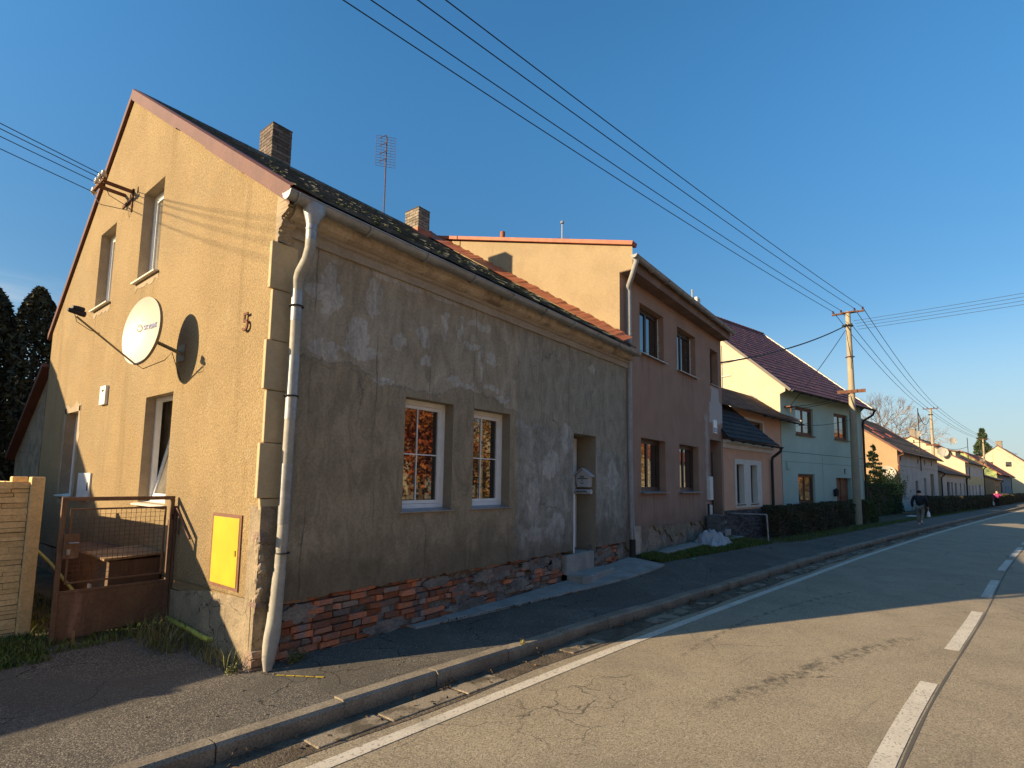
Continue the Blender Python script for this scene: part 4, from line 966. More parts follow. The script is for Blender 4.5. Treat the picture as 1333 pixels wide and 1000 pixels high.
def fence_run(name, a, b, label, npan):
    a, b = Vector(a), Vector(b); t = (b - a).normalized(); n_ = Vector((-t.y, t.x, 0)); o = thing(name, tuple(a), label, 'fence', 'concrete panel fences round the side yard')
    Lp = (b - a).length / npan; Ff = lambda u, v, z: a + t * u + n_ * v + Vector((0, 0, z))
    for k in range(npan + 1):
        p = MB(Ff); p.box(k * Lp - .06, k * Lp + .06, -.07, .07, -.1, 1.86); p.build('post', M['fence'], o, bevel=.01)
    for k in range(npan):
        p = MB(Ff); p.cur = 0; p.box(k * Lp + .061, (k + 1) * Lp - .061, -.02, .02, -.05, 1.80)
        p.cur = 1; z = .0
        while z < 1.78:
            h = random.uniform(.035, .075); x = k * Lp + .065; off = random.uniform(0, .2)
            while x < (k + 1) * Lp - .08:
                L = random.uniform(.12, .38); e = min(x + L, (k + 1) * Lp - .066)
                w = random.uniform(.022, .040); p.box(x, e - .006, -w, w, z, min(z + h - .006, 1.815), .004); x += L
            z += h
        p.build('panel', [M['fencegap'], M['fence']], o)
    return o
fence_run('concrete_fence', (-1.41, 2.65, 0), (-9.4, 2.50, 0), 'sandy stone-look concrete fence facing the street left of the gate', 4)
fence_run('concrete_fence', (-1.50, 3.05, 0), (-1.6, 9.2, 0), 'concrete fence along the side yard behind the street fence', 3)

bn = thing('storage_bin', (-.45, 3.0, .1), 'low brown board bin with hinged lid against the ochre gable behind the gate', 'storage bin')
b_ = MB(); b_.box(-.72, -.17, 2.42, 4.9, .05, .86); b_.build('body', M['binbrown'], bn, bevel=.01)
l_ = MB(); l_.slab((-.78, 2.38, .90), (-.165, 2.38, .93), (-.165, 3.2, .95), (-.78, 3.2, .92), .03); l_.build('lid', M['binlid'], bn, bevel=.006)
l_ = MB(); l_.box(-.745, -.725, 3.0, 3.1, .42, .52); l_.build('label_tag', M['signwhite'], bn)
gpn = MB(); gpn.tube([(-.19, 2.05, .17), (-.20, 1.3, .16), (-.20, .98, .145), (-.19, .86, .14), (-.13, .84, .14)], .028, 10)
tag(gpn.build('gas_pipe', M['gaspipe'], smooth=True), 'short yellow gas pipe along the foot of the ochre gable below the yellow box', 'pipe')
gp2 = MB(); gp2.tube([(-.9, 6.6, .95), (-.82, 4.6, .62), (-.8, 2.9, .30)], .02, 8)
tag(gp2.build('gas_pipe', M['gaspipe'], smooth=True), 'long thin yellow pipe slanting across the yard behind the gate mesh', 'pipe')
pg = MB(); pg.box(-.625, -.60, 1.72, 1.735, .05, .24, .003); pg.v = [(a - .52, b + .12, c) for a, b, c in pg.v]
tag(pg.build('wooden_peg', M['binlid']), 'small pale wooden peg in the grass at the foot of the gate', 'peg')

# ------------------------------------------------------------------ HOUSE 2 : brown two storey
h2 = thing('brown_house', (11.6, 0, 0), 'two storey brown roughcast house with flat sloping cream side wall', 'house')
Y2 = .05
fr2 = MB(); HW = [(9.0, 10.49, 5.05, 6.31), (11.46, 12.92, 5.04, 6.31), (14.28, 15.08, 5.10, 6.27), (9.02, 10.51, 1.67, 2.98), (11.50, 13.03, 1.66, 2.98)]
DR2 = (14.12, 15.39, .45, 3.30)
fr2.wall([(7.95, .88), (13.4, .80), (14.12, .80), (14.12, 3.30), (15.25, 3.30), (15.25, .45), (15.44, .45), (15.44, 6.95), (7.95, 6.95)], HW, Y2, .30)
fr2.quad((14.12, Y2, .4), (14.12, 1.3, .4), (14.12, 1.3, 3.3), (14.12, Y2, 3.3)); fr2.quad((15.25, Y2, .4), (15.25, 1.3, .4), (15.25, 1.3, 3.3), (15.25, Y2, 3.3)); fr2.quad((14.12, Y2, 3.3), (15.25, Y2, 3.3), (15.25, 1.3, 3.3), (14.12, 1.3, 3.3))
fr2.quad((15.44, Y2, -.2), (15.44, 12, -.2), (15.44, 12, 8.8), (15.44, 6.7, 9.3), (15.44, Y2, 7.1))
fr2.quad((7.95, Y2, .88), (14.12, Y2, .80), (14.12, .12, .80), (7.95, .12, .88))
fr2.build('street_wall', M['brown'], h2)
sd = MB(lambda u, v, z: (7.95 + v, u, z))
sd.wall([(.055, 3.0), (12.5, 3.0), (12.5, 7.6), (6.75, 9.36), (.055, 7.36), (.055, 6.95)], [], 0, 0)
sd.wall([(-.275, 6.74), (.058, 6.73), (.058, 7.36), (-.27, 7.27)], [], -.003, 0)
sd.build('side_wall', M['cream2'], h2)
pn2 = MB(); pn2.box(7.96, 14.12, .10, .3, -.3, .9); N = 90
pn2.cur = 1
for i in range(N):
    a, b = 8.2 + 5.6 * i / N, 8.2 + 5.6 * (i + 1) / N
    tz = lambda x: .62 + .16 * math.sin(x * 2.1) + .07 * math.sin(x * 7.3) + .04 * math.sin(x * 17)
    t0, t1 = min(.86, tz(a)), min(.86, tz(b))
    pn2.quad((a, .062, t0), (b, .062, t1), (b, .062, .85), (a, .062, .87)); pn2.quad((a, .062, t0), (b, .062, t1), (b, .1, t1), (a, .1, t0))
pn2.cur = 2; pn2.box(8.45, 8.98, .03, .1, .25, .90, .01)
pn2.build('plinth', [M['sockle2'], M['sockle'], M['cornice']], h2)
for i, w_ in enumerate(HW):
    up_ = i < 3
    if i == 2: window(h2, FF, w_[0], w_[1], w_[2] + .02, w_[3], .26, M['brownframe'], M['glass'], fw=.05, sill=(-.0, .015))
    else: window(h2, FF, w_[0], w_[1], w_[2] + .02, w_[3], .22, M['brownframe'], M['glass'], fw=.06, cols=2, sill=(.05, .02))
for (u, v) in ((10.49, 5.9), (12.92, 5.9)):
    fm = MB(); fm.box(u - .03, u - .001, .20, .23, 5.1, 6.28)
    for k in range(16):
        z = 5.1 + k * .075; s_ = random.uniform(.02, .05); fm.box(u - s_ * .6, u - .001, .20 + random.uniform(-.03, .02), .22 + s_, z, z + s_ * 1.3, .01)
    fm.build('foam_beads', M['whitetrim'], h2)
d2 = MB(); d2.box(14.14, 15.23, 1.0, 1.05, .45, 3.28); d2.build('front_door', M['brownframe'], h2)
st2 = MB(); st2.box(14.1, 15.3, -.55, .9, .0, .25, .01); st2.box(14.12, 15.25, -.2, .9, .25, .45, .01); st2.build('entrance_steps', M['concrete'], h2, bevel=.01)
bs = MB()
for r in range(6):
    for k in range(5): bs.box(15.26, 15.42, -.02 + k * .24 + (.1 if r % 2 else 0), .2 + k * .24 + (.1 if r % 2 else 0), .28 + r * .085, .355 + r * .085, .006)
bs.build('bare_brick_jamb', M['chimbrick2'], h2)
mc = MB(); mc.box(13.72, 14.02, -.05, .06, 1.40, 2.12); mc.build('meter_cabinet', M['whiteplastic'], h2, bevel=.01)
mc = MB(); mc.box(13.78, 14.05, -.01, .06, .85, 1.25); mc.build('meter_cabinet', M['whitetrim'], h2, bevel=.01)
mc = MB(); mc.tube([(14.09, -.01, .3), (14.09, -.01, 2.9)], .022, 6); mc.build('conduit', M['blackiron'], h2)
sg = MB(); sg.box(14.42, 14.78, .02, .06, 3.52, 3.95); so = sg.build('number_plate', M['signwhite'], h2, bevel=.004); sg = MB(); sg.box(14.45, 14.75, .012, .03, 3.55, 3.70); sg.build('plate_band', M['signblue'], so)
ev = MB(); ev.cur = 0
ev.prism([(7.955, .06, 6.72), (7.955, -.27, 6.72), (7.955, -.29, 6.90), (7.955, -.29, 7.0), (7.955, .06, 7.1)], (7.42, 0, 0))
ev.build('eave_box', M['soffit'], h2)
r2 = MB(); roof_rows(r2, (8.0, -.40, 7.02), (15.42, -.40, 7.02), (15.42, 6.75, 9.36), (8.0, 6.75, 9.36), 14, .02, .05); roof_rows(r2, (8.0, 12.8, 7.6), (15.4, 12.8, 7.6), (15.42, 6.75, 9.36), (8.0, 6.75, 9.36), 10, .02, .05)
ro2 = r2.build('roof', M['flash'], h2)
fl2 = MB(); fl2.slab((7.87, -.32, 7.36), (8.1, -.32, 7.36), (8.1, 6.75, 9.50), (7.87, 6.75, 9.50), .09); fl2.build('verge_flashing', M['flashorange'], ro2)
fl2 = MB(); fl2.tube([(9.0, 4.45, 8.5), (9.0, 4.45, 9.38)], .075, 12); fl2.build('flue_pipe', M['flue'], ro2, smooth=True)
g2 = MB(); halfgutter(g2, (7.74, -.40, 6.97), (15.42, -.40, 6.95), .075); g2.build('gutter', M['greypipe'], h2, smooth=True)
p2 = MB(); p2.tube([(7.86, -.40, 6.94), (7.88, -.39, 6.84), (7.98, -.24, 6.58), (8.16, -.06, 6.42), (8.2, -.05, 6.36), (8.21, -.05, 6.30), (8.22, -.05, 2.4), (8.29, -.06, .62)], .058, 12)
for z in (5.3, 3.1, 1.5): p2.tube([(8.24 + .066 * math.cos(t), -.055 + .066 * math.sin(t), z) for t in [k * math.pi / 6 for k in range(13)]], .010, 5)
p2.build('downpipe', M['greypipe'], h2, smooth=True)
p2 = MB(); p2.tube([(8.29, -.06, .64), (8.29, -.06, .12)], .07, 12); p2.build('drain_boot', M['blackiron'], h2, smooth=True)
ma = thing('roof_mast', (8.9, 2.25, 8.2), 'thin metal mast with knob and small aerial on the brown house roof edge', 'antenna')
m_ = MB(); m_.tube([(8.9, 2.25, 8.0), (8.9, 2.25, 8.95)], .02, 6); m_.lathe((8.9, 2.25, 8.95), [(-.02, .02), (0, .05), (.05, .055), (.09, .01)], (0, 0, 1), 8); m_.build('mast', M['silltin'], ma)
m_ = MB()
for k in range(5): m_.tube([(8.80, 2.55, 8.2 + k * .07), (8.86, 2.0, 8.2 + k * .07)], .006, 4)
m_.tube([(8.84, 2.3, 8.0), (8.84, 2.3, 8.55)], .01, 4); m_.build('aerial', M['rust'], ma)
wv = thing('roof_ventilator', (14.2, .3, 7.5), 'small pale box ventilator standing on the far end of the brown roof', 'ventilator')
m_ = MB(); m_.tube([(14.05, .5, 7.4), (14.05, .5, 8.25)], .025, 6); m_.build('pipe', M['greypipe'], wv); m_ = MB(); m_.box(14.1, 14.4, .35, .65, 7.75, 8.0); m_.build('hood', M['whitetrim'], wv, bevel=.02)

# things in front of house 2
tp = MB(); NX, NY = 26, 14; cx0, cy0 = 12.75, -.42
def tz(u, v):
    e = (1 - abs(u) ** 3) * (1 - abs(v) ** 2.6)
    f_ = abs(math.sin(u * 4.3 + v * 2.2 + .6)) * .5 + abs(math.sin(u * 7.7 - v * 5.1)) * .3 + abs(math.sin(u * 2.1 - v * 8.3 + 1)) * .25
    return max(0, e) * (.10 + .26 * f_) * (1.1 - .3 * u) + .015
for i in range(NX + 1):
    for j in range(NY + 1):
        u, v = i / NX * 2 - 1, j / NY * 2 - 1
        x = cx0 + u * .85 + .05 * math.sin(v * 6 + u * 3); y = cy0 + v * .36 * (1 - .25 * u * u) + .05 * math.sin(u * 7)
        tp.v.append((x, y, gh(x, y) + max(.0, tz(u, v)) + random.uniform(-.012, .012)))
for i in range(NX):
    for j in range(NY): k = i * (NY + 1) + j; tp.f.append([k, k + NY + 1, k + NY + 2, k + 1]); tp.mi.append(0)
tag(tp.build('crumpled_tarpaulin', M['tarp']), 'crumpled pale grey tarpaulin heaped against the brown house wall', 'tarpaulin')
def cinder(loc, label):
    o = thing('concrete_block', loc, label, 'concrete block', 'hollow blocks stacked by the brown house door')
    x, y, z = loc; b = MB()
    b.box(x - .24, x + .24, y - .19, y + .19, z, z + .04); b.box(x - .24, x + .24, y - .19, y + .19, z + .20, z + .24)
    b.box(x - .24, x - .20, y - .19, y + .19, z + .04, z + .20); b.box(x + .20, x + .24, y - .19, y + .19, z + .04, z + .20); b.box(x - .02, x + .02, y - .19, y + .19, z + .04, z + .20); b.box(x - .20, x + .20, y + .15, y + .18, z + .04, z + .20)
    b.build('block_body', M['block'], o, bevel=.006); return o
for k in range(3):
    cinder((13.62 + .0 * k, -.24, .235 + .25 * k), ['lowest dark hollow block of the stack by the brown house door', 'middle dark hollow block of the stack by the brown house door', 'topmost dark hollow block of the stack by the brown house door'][k])
ib = MB(); ib.tube([(13.45, -.10, .2), (13.44, -.08, 1.30)], .035, 8)
tag(ib.build('iron_post', M['blackiron']), 'short black iron post standing beside the cinder blocks', 'post')
rl = thing('hand_rail', (15.95, -.5, 0), 'pale metal handrail at the steps of the brown house', 'railing')
r_ = MB(); r_.tube([(15.95, .2, .92), (15.95, -1.12, .93)], .022, 8); r_.build('top_bar', M['rail'], rl); r_ = MB(); r_.tube([(15.95, -1.12, .93), (15.98, -1.15, .0)], .026, 8); r_.build('post', M['rail'], rl)
r_ = MB(); r_.tube([(15.95, .0, .92), (15.95, .0, .05)], .022, 8); r_.build('post', M['rail'], rl)

# ------------------------------------------------------------------ HOUSE 3 : salmon with low front wing
F3 = local((15.4, .1, 0), -.12)
h3 = thing('salmon_house', tuple(F3(4, 2, 0)), 'low salmon house with dark lean-to roof and white window surround', 'house')
w = MB(F3); EXW = [(1.15, 1.80, 1.22, 2.60), (2.40, 3.02, 1.22, 2.60)]
w.wall([(.03, 1.02), (4.47, 1.02), (4.47, 3.36), (.03, 3.36)], EXW, 0, 0); w.quad((4.47, 0, 0), (4.47, .9, 0), (4.47, .9, 4.6), (4.47, 0, 3.4))
w.wall([(.03, 3.0), (4.4, 3.0), (4.4, 0), (8.60, 0), (8.60, 4.9), (.03, 4.9)], [(4.45, 6.3, 3.72, 4.52)], .9, .2)
w.quad((.03, .9, 0), (.03, 7, 0), (.03, 7, 4.8), (.03, .9, 4.8))
w.build('wall', M['salmon'], h3)
t = MB(F3); t.wall([(1.02, 1.08), (3.45, 1.08), (3.45, 2.78), (1.02, 2.78)], EXW, -.03, .26)
for (a, b, c, d) in ((1.02, 1.02, 1.08, 2.78), (3.45, 3.45, 1.08, 2.78)): t.quad((a, -.03, c), (a, 0, c), (a, 0, d), (a, -.03, d))
t.quad((1.02, -.03, 2.78), (3.45, -.03, 2.78), (3.45, 0, 2.78), (1.02, 0, 2.78))
t.build('window_surround', M['whitetrim'], h3); t = MB(F3)
t.wall([(4.30, 3.60), (6.45, 3.60), (6.45, 4.62), (4.30, 4.62)], [(4.45, 6.3, 3.72, 4.52)], .88, .02)
t.build('window_surround', M['whitetrim'], h3)
t = MB(F3); t.prism([F_ for F_ in [(.03, 0, 3.10), (.03, -.05, 3.12), (.03, -.07, 3.24), (.03, -.16, 3.30), (.03, -.16, 3.38), (.03, 0, 3.38)]], (4.5, 0, 0)); t.build('cornice', M['whitetrim'], h3)
pl3 = MB(F3); pl3.cur = 0; pl3.box(.03, 4.45, -.05, 0, -.2, 1.0); pl3.cur = 1
for r in range(20):
    x = .03 + random.uniform(-.1, 0); z = -.1 + r * .056
    while x < 4.45:
        L = random.uniform(.12, .4); a = max(.03, x); e = min(x + L, 4.46); x += L
        if e - a > .03: pl3.box(a, e - .005, -.055 - random.uniform(0, .02), -.04, z, z + .05, .002)
pl3.build('stone_plinth', [M['blackiron'], M['stonedark']], h3)
for a, b, c, d in EXW: window(h3, F3, a, b, c, d, .16, M['brownframe'], M['glassblind'], fw=.055, sill=(.06, .03), sillm=M['brownframe'])
window(h3, F3, 4.45, 6.3, 3.72, 4.52, 1.02, M['brownframe'], M['glass'], fw=.05, cols=3)
r3 = MB(F3)
n_ = 9
for i in range(n_):
    t0, t1 = i / n_, min(1, (i + 1.1) / n_)
    A = lambda t: (-.1, -.32 + 1.25 * t, 3.42 + 1.55 * t); B = lambda t: (4.62 - 1.9 * t, -.32 + 1.25 * t, 3.42 + 1.55 * t)
    l_ = Vector((0, -.012, .02)); r3.slab(Vector(A(t0)) + l_, Vector(B(t0)) + l_, B(t1), A(t1), .04)
r3.build('lean_to_roof', M['blackroof'], h3)
r3 = MB(F3); roof_rows(r3, (-.1, .36, 4.74), (9.7, .36, 4.84), (8.45, 2.2, 6.15), (-.1, 2.2, 6.05), 14, .018, .04, cols=22, jit=.004); roof_rows(r3, (-.1, 7.4, 4.8), (8.6, 7.4, 4.8), (8.6, 2.2, 6.15), (-.1, 2.2, 6.05), 8, .02, .05)
ro3 = r3.build('roof', M['brownroof'], h3)
r3 = MB(F3); r3.tube([(9.72, .36, 4.90), (8.47, 2.2, 6.22)], .035, 6); r3.build('verge_capping', M['whitetrim'], ro3)
g3 = MB(F3); halfgutter(g3, (-.05, -.38, 3.38), (4.72, -.38, 3.36), .06); g3.build('gutter', M['blackiron'], h3, smooth=True)
g3 = MB(F3); g3.tube([(4.60, -.38, 3.34), (4.60, -.36, 3.20), (4.45, -.10, 2.95), (4.43, -.08, 2.8), (4.43, -.08, 0)], .055, 10); g3.build('downpipe', M['blackiron'], h3, smooth=True)
g3 = MB(F3); halfgutter(g3, (4.9, .30, 4.72), (9.75, .30, 4.74), .055); g3.build('gutter', M['blackiron'], h3, smooth=True)

# ------------------------------------------------------------------ HOUSE 4 : mint green, maroon roof
F4 = local((23.95, -.047, 0), -.26)
h4 = thing('mint_house', tuple(F4(4.7, 4, 0)), 'two storey mint green house with maroon tiled roof and cream gable', 'house')
W4 = [(1.45, 3.32, 4.31, 5.68), (5.74, 7.50, 4.33, 5.72), (1.50, 3.24, 1.0, 2.43)]; DR4 = (5.71, 7.62, .1, 2.31)
w = MB(F4); w.wall([(0, -.2), (5.71, -.2), (5.71, 2.31), (7.62, 2.31), (7.62, -.2), (9.4, -.2), (9.4, 6.5), (0, 6.5)], W4, 0, .16)
w.quad((5.71, 0, 0), (5.71, .3, 0), (5.71, .3, 2.31), (5.71, 0, 2.31)); w.quad((7.62, 0, 0), (7.62, .3, 0), (7.62, .3, 2.31), (7.62, 0, 2.31)); w.quad((5.71, 0, 2.31), (7.62, 0, 2.31), (7.62, .3, 2.31), (5.71, .3, 2.31))
w.build('street_wall', M['mint'], h4)
ln = MB(F4); ln.box(.02, 9.38, -.004, 0, 3.42, 3.45); ln.box(.02, 9.38, -.003, 0, 2.98, 2.996); ln.box(4.18, 4.195, -.003, 0, 0, 3.42); ln.build('render_joints', mat('dark_mint_joint', (.14, .20, .17), rough=.9), h4)
gG = lambda u, v, z: F4(v, u, z)
w = MB(gG); w.wall([(.0, -.2), (6.75, -.2), (6.75, 6.4), (5.6, 11.75), (-.25, 6.36), (-.25, 6.2), (0, 6.1)], [], 0, 0); w.wall([(.0, -.2), (6.75, -.2), (6.75, 6.4), (5.6, 11.75), (-.25, 6.36), (0, 6.1)], [], 9.4, 0)
w.quad((6.75, 0, -.2), (6.75, 9.4, -.2), (6.75, 9.4, 6.4), (6.75, 0, 6.4)); w.build('gable_wall', M['cream4'], h4)
for i, (a, b, c, d) in enumerate(W4): window(h4, F4, a, b, c + .02, d, .10, M['doorwood'], M['brownpane'], fw=.08, cols=2, sill=(.10, .04), sillm=M['brownframe'], bars=((), (.38,)) if i == 1 else None)
d4 = MB(F4); d4.box(5.71, 7.62, .2, .25, 0, 2.31)
for k in range(2):
    a = 5.8 + k * .95; d4.box(a, a + .78, .17, .21, .2, 1.2); d4.box(a, a + .78, .17, .21, 1.35, 2.15)
d4.box(6.64, 6.70, .16, .21, .05, 2.3); d4.build('garage_door', M['doorwood'], h4, bevel=.008)
r4 = MB(F4); A, B, Cc, D = (-.12, -.55, 6.22), (9.55, -.55, 6.22), (9.55, 5.6, 11.88), (-.12, 5.6, 11.88)
roof_rows(r4, A, B, Cc, D, 22, .028, .05, cols=32, jit=.004); roof_rows(r4, (-.12, 6.95, 6.2), (9.55, 6.95, 6.2), Cc, D, 10, .03, .05)
for k in range(28): a, b = lerp(D, Cc, k / 28), lerp(D, Cc, (k + 1.05) / 28); r4.tube([a, b], [.12, .10], 8)
ro4 = r4.build('roof', M['maroon'], h4)
v4 = MB(F4); v4.slab((9.42, -.58, 6.27), (9.62, -.58, 6.27), (9.62, 5.6, 11.97), (9.42, 5.6, 11.97), .10); v4.build('verge_capping', M['whitetrim'], ro4)
v4 = MB(F4); v4.slab((-.14, -.58, 6.255), (-.04, -.58, 6.255), (-.04, 5.6, 11.94), (-.14, 5.6, 11.94), .12); v4.build('verge_capping', M['brownframe'], ro4)
g4 = MB(F4); halfgutter(g4, (-.15, -.63, 6.20), (9.7, -.63, 6.18), .07); g4.build('gutter', M['blackiron'], h4, smooth=True)
g4 = MB(F4); g4.tube([(9.55, -.63, 6.15), (9.55, -.55, 5.9), (9.40, -.12, 5.6), (9.36, -.08, 5.4), (9.36, -.08, 0)], .06, 10); g4.build('downpipe', M['blackiron'], h4, smooth=True)
g4 = MB(F4); g4.box(.35, .65, -.07, 0, 2.62, 2.96); g4.build('meter_box', M['mint'], h4, bevel=.01)
g4 = MB(F4); g4.lathe((5.35, -.12, 1.35), [(0, .10), (.32, .13), (.42, .02)], (0, 0, 1), 8); g4.build('wall_lamp', M['blackiron'], h4)
g4 = MB(F4); g4.box(6.75, 6.80, -.02, 0, 2.55, 2.8); g4.box(6.75, 6.95, -.02, 0, 2.76, 2.8); g4.box(6.75, 6.95, -.02, 0, 2.55, 2.59); g4.box(6.75, 6.90, -.02, 0, 2.66, 2.69); g4.build('house_number', M['blackiron'], h4)
g4 = MB(F4); g4.box(.35, .75, -.30, 0, 5.50, 5.56); g4.tube([(.5, -.25, 5.5), (.5, -.25, 5.25)], .03, 6); g4.build('wire_bracket', M['rust'], h4)
am4 = MB(gG); am4.tube([(2.9, -.12, 6.0), (2.9, -.12, 9.0)], .02, 5); am4.tube([(3.4, -.12, 7.3), (2.4, -.12, 7.35)], .012, 4); am4.tube([(3.6, -.12, 8.0), (1.6, -.12, 8.1)], .010, 4)
tag(am4.build('wall_mast', M['silltin']), 'thin aerial mast standing against the cream gable of the mint house', 'antenna')

# ------------------------------------------------------------------ far houses
def far_house(name, label, O, slope, L, D, ez, rv, rz, mw, mg, mr, wins=(), doors=(), rows=14, over=.3, mgut='blackiron', chim=(), glass='glass', frame='brownframe', gpipe=0, root=None, flip=False):
    F = local(O, slope)
    if flip: F0 = F; F = lambda u, v, z: F0(u, -v, z)
    o = root or thing(name, tuple(F(L / 2, D / 2, 0)), label, 'house')
    w = MB(F); w.wall([(0, -.3), (L, -.3), (L, ez), (0, ez)], [(a, b, c, d) for a, b, c, d in list(wins) + list(doors)], 0, .2); w.build('street_wall', M[mw], o)
    gw = MB(lambda u, v, z: F(v, u, z))
    for u in (0, L): gw.wall([(0, -.3), (D, -.3), (D, ez), (rv, rz - .08), (0, ez)], [], u, 0)
    gw.quad((D, 0, -.3), (D, L, -.3), (D, L, ez), (D, 0, ez)); gw.build('gable_wall', M[mg], o)
    for a, b, c, d in wins: window(o, F, a, b, c, d, .14, M[frame], M[glass], fw=.07, cols=2 if b - a > .9 else 1, sill=(.05, .03))
    for a, b, c, d in doors:
        q = MB(F); q.box(a, b, .16, .2, c, d); q.build('door', M[frame], o)
    r = MB(F); sl1 = (rz - ez) / rv; sl2 = (rz - ez) / (D - rv)
    roof_rows(r, (-.12, -over, ez + .05 - over * sl1), (L + .12, -over, ez + .05 - over * sl1), (L + .12, rv, rz + .05), (-.12, rv, rz + .05), rows, .03, .08)
    roof_rows(r, (-.12, D + .3, ez + .05 - .3 * sl2), (L + .12, D + .3, ez + .05 - .3 * sl2), (L + .12, rv, rz + .05), (-.12, rv, rz + .05), 8, .03, .08)
    ro = r.build('roof', M[mr], o)
    for u in (-.2, L + .06):
        v = MB(F); v.slab((u, -over - .03, ez + .11 - over * sl1), (u + .14, -over - .03, ez + .11 - over * sl1), (u + .14, rv, rz + .12), (u, rv, rz + .12), .14)
        v.build('verge', M['flash'] if mg != 'lime' else M['flashorange'], ro)
    for (u, vv, h, wd) in chim:
        zb = ez + (rz - ez) * (vv / rv if vv < rv else (D - vv) / (D - rv))
        c = MB(F); c.box(u - wd, u + wd, vv - wd, vv + wd, zb - .3, zb + h); c.box(u - wd - .06, u + wd + .06, vv - wd - .06, vv + wd + .06, zb + h, zb + h + .12); c.build('chimney', M['chimbrick2'], ro)
    g = MB(F); halfgutter(g, (-.15, -over - .07, ez + .02 - over * sl1), (L + .15, -over - .07, ez - over * sl1), .07, 6); g.build('gutter', M[mgut], o)
    for u in ([0.1, L - .1] if gpipe == 2 else [L - .1 if gpipe == 0 else .05]):
        g = MB(F); g.tube([(u, -over - .07, ez - .05 - over * sl1), (u, -.07, ez - .55), (u, -.07, 0)], .06, 8); g.build('downpipe', M[mgut], o)
    return o, F, ro
h5, F5, ro5 = far_house('apricot_house', 'long low house with apricot sunlit gable and mossy brown roof', (47.95, -3.41, 0), -.147, 17.5, 10.2, 4.80, 5.0, 8.6, 'greywhite', 'orange5', 'redmoss',
    wins=[(1.5, 2.5, 1.05, 2.42), (6.4, 7.5, .9, 2.42), (10.2, 11.2, .9, 2.7), (.9, 1.45, 3.95, 4.35), (7.6, 8.2, 3.95, 4.35), (10.6, 11.2, 3.95, 4.35), (14.0, 14.7, 3.95, 4.35)], doors=[(13.2, 15.2, .1, 3.15)], mgut='flash', gpipe=1, rows=16, over=.4)
sb = MB(F5); sb.box(0, 17.5, -.05, -.0, 3.55, 3.62); sb.build('string_course', M['greywhite'], h5)
pb = MB(F5)
for (u, vv, a, b) in ((3, 1.4, 2.2, .8), (5.5, 2.6, 3.0, .7), (9, 2.0, 2.2, .5)):
    z = lambda q: 4.86 + (8.6 - 4.80) * q / 5.0 + .06
    pb.slab((u, vv, z(vv)), (u + a, vv, z(vv)), (u + a, vv + b, z(vv + b)), (u, vv + b, z(vv + b)), .05)
pb.build('replaced_tiles', M['redtile'], ro5)
h6a, F6a, _ = far_house('low_cottage', 'low white cottage with brown roof and wine red window frames', (66.4, -6.16, 0), -.155, 17.0, 6.0, 3.45, 3.0, 5.1, 'greywhite', 'cream4', 'brownroof',
    wins=[(3.5, 5.3, .6, 2.5), (8.5, 9.8, .8, 2.4), (12.0, 13.0, .8, 2.4), (15, 16, .8, 2.4)], doors=[(6.1, 7.2, .1, 2.5)], frame='winered', gpipe=2, rows=8)
h6, F6, ro6 = far_house('cream_gable_house', 'tall house with big cream gable, dormer and pale yellow band', (83.6, -8.8, 0), -.155, 17.2, 10.6, 5.15, 5.3, 8.55, 'greywhite', 'cream4', 'brownroof',
    wins=[(2.0, 2.9, .9, 2.2), (5.0, 6.0, .9, 2.2), (8, 9, .9, 2.2), (3.2, 3.9, 3.7, 4.5)], doors=[(11.5, 13.2, .1, 2.8)], chim=[(.9, 5.2, 1.0, .3), (4.2, 5.2, .9, .2)], rows=10, gpipe=2)
b6 = MB(F6); b6.box(.05, 17.1, -.03, -.0, 2.3, 3.4); b6.build('yellow_band', M['yellowband'], h6)
dm = MB(F6); dm.box(.4, 4.4, .9, 4.6, 5.4, 6.55); dmo = dm.build('dormer', M['cream4'], ro6); dm = MB(F6); dm.slab((.1, .6, 6.5), (4.7, .6, 6.5), (4.7, 4.9, 7.35), (.1, 4.9, 7.35), .12); dm.build('dormer_roof', M['brownroof'], dmo)
h7, F7, ro7 = far_house('lime_house', 'house with lime green gable and bright red tiled roof', (118.5, -14.2, 0), -.155, 25, 9.5, 4.6, 4.6, 8.4, 'bluegrey', 'lime', 'redtile', wins=[(3, 4.2, .9, 2.3), (7, 8.2, .9, 2.3), (12, 13.2, .9, 2.3), (19, 20, .9, 2.3)], rows=10, over=.6)
rw7 = MB(F7)
for (u, vv) in ((4, 1.6), (10, 2.2), (16, 2.8)):
    z = lambda q: 4.72 + (8.4 - 4.6) * q / 4.6; rw7.slab((u, vv, z(vv)), (u + 1.1, vv, z(vv)), (u + 1.1, vv + .9, z(vv + .9)), (u, vv + .9, z(vv + .9)), .06)
rw7.build('roof_window', M['glassblind'], ro7)
pw = far_house('peach_annex', 'small peach annex with dark roof in front of the lime gable', (108.5, -13.1, 0), -.155, 9.2, 5, 3.3, 2.5, 4.3, 'orange5', 'orange5', 'brownframe', wins=[(2, 3, .9, 2.2)], doors=[(5, 6, .1, 2.2)], rows=5)
h8, F8, ro8 = far_house('white_gable_house', 'tall white gabled house with brick chimney at the far end of the row', (153.5, -22.6, 0), -.16, 16, 11, 6.4, 5.4, 11.2, 'greywhite', 'cream4', 'redmoss', wins=[(2, 3.2, 3.9, 5.3), (7, 8.2, 3.9, 5.3), (2, 3.2, 1, 2.4), (7, 8.2, 1, 2.4)], chim=[(.8, 5.2, 1.1, .5)], rows=10)
gw8 = MB(F8)
for vv in (3.4, 6.4): gw8.box(-.12, .0, vv, vv + .9, 6.6, 7.6)
gw8.build('gable_window', M['glass'], h8)
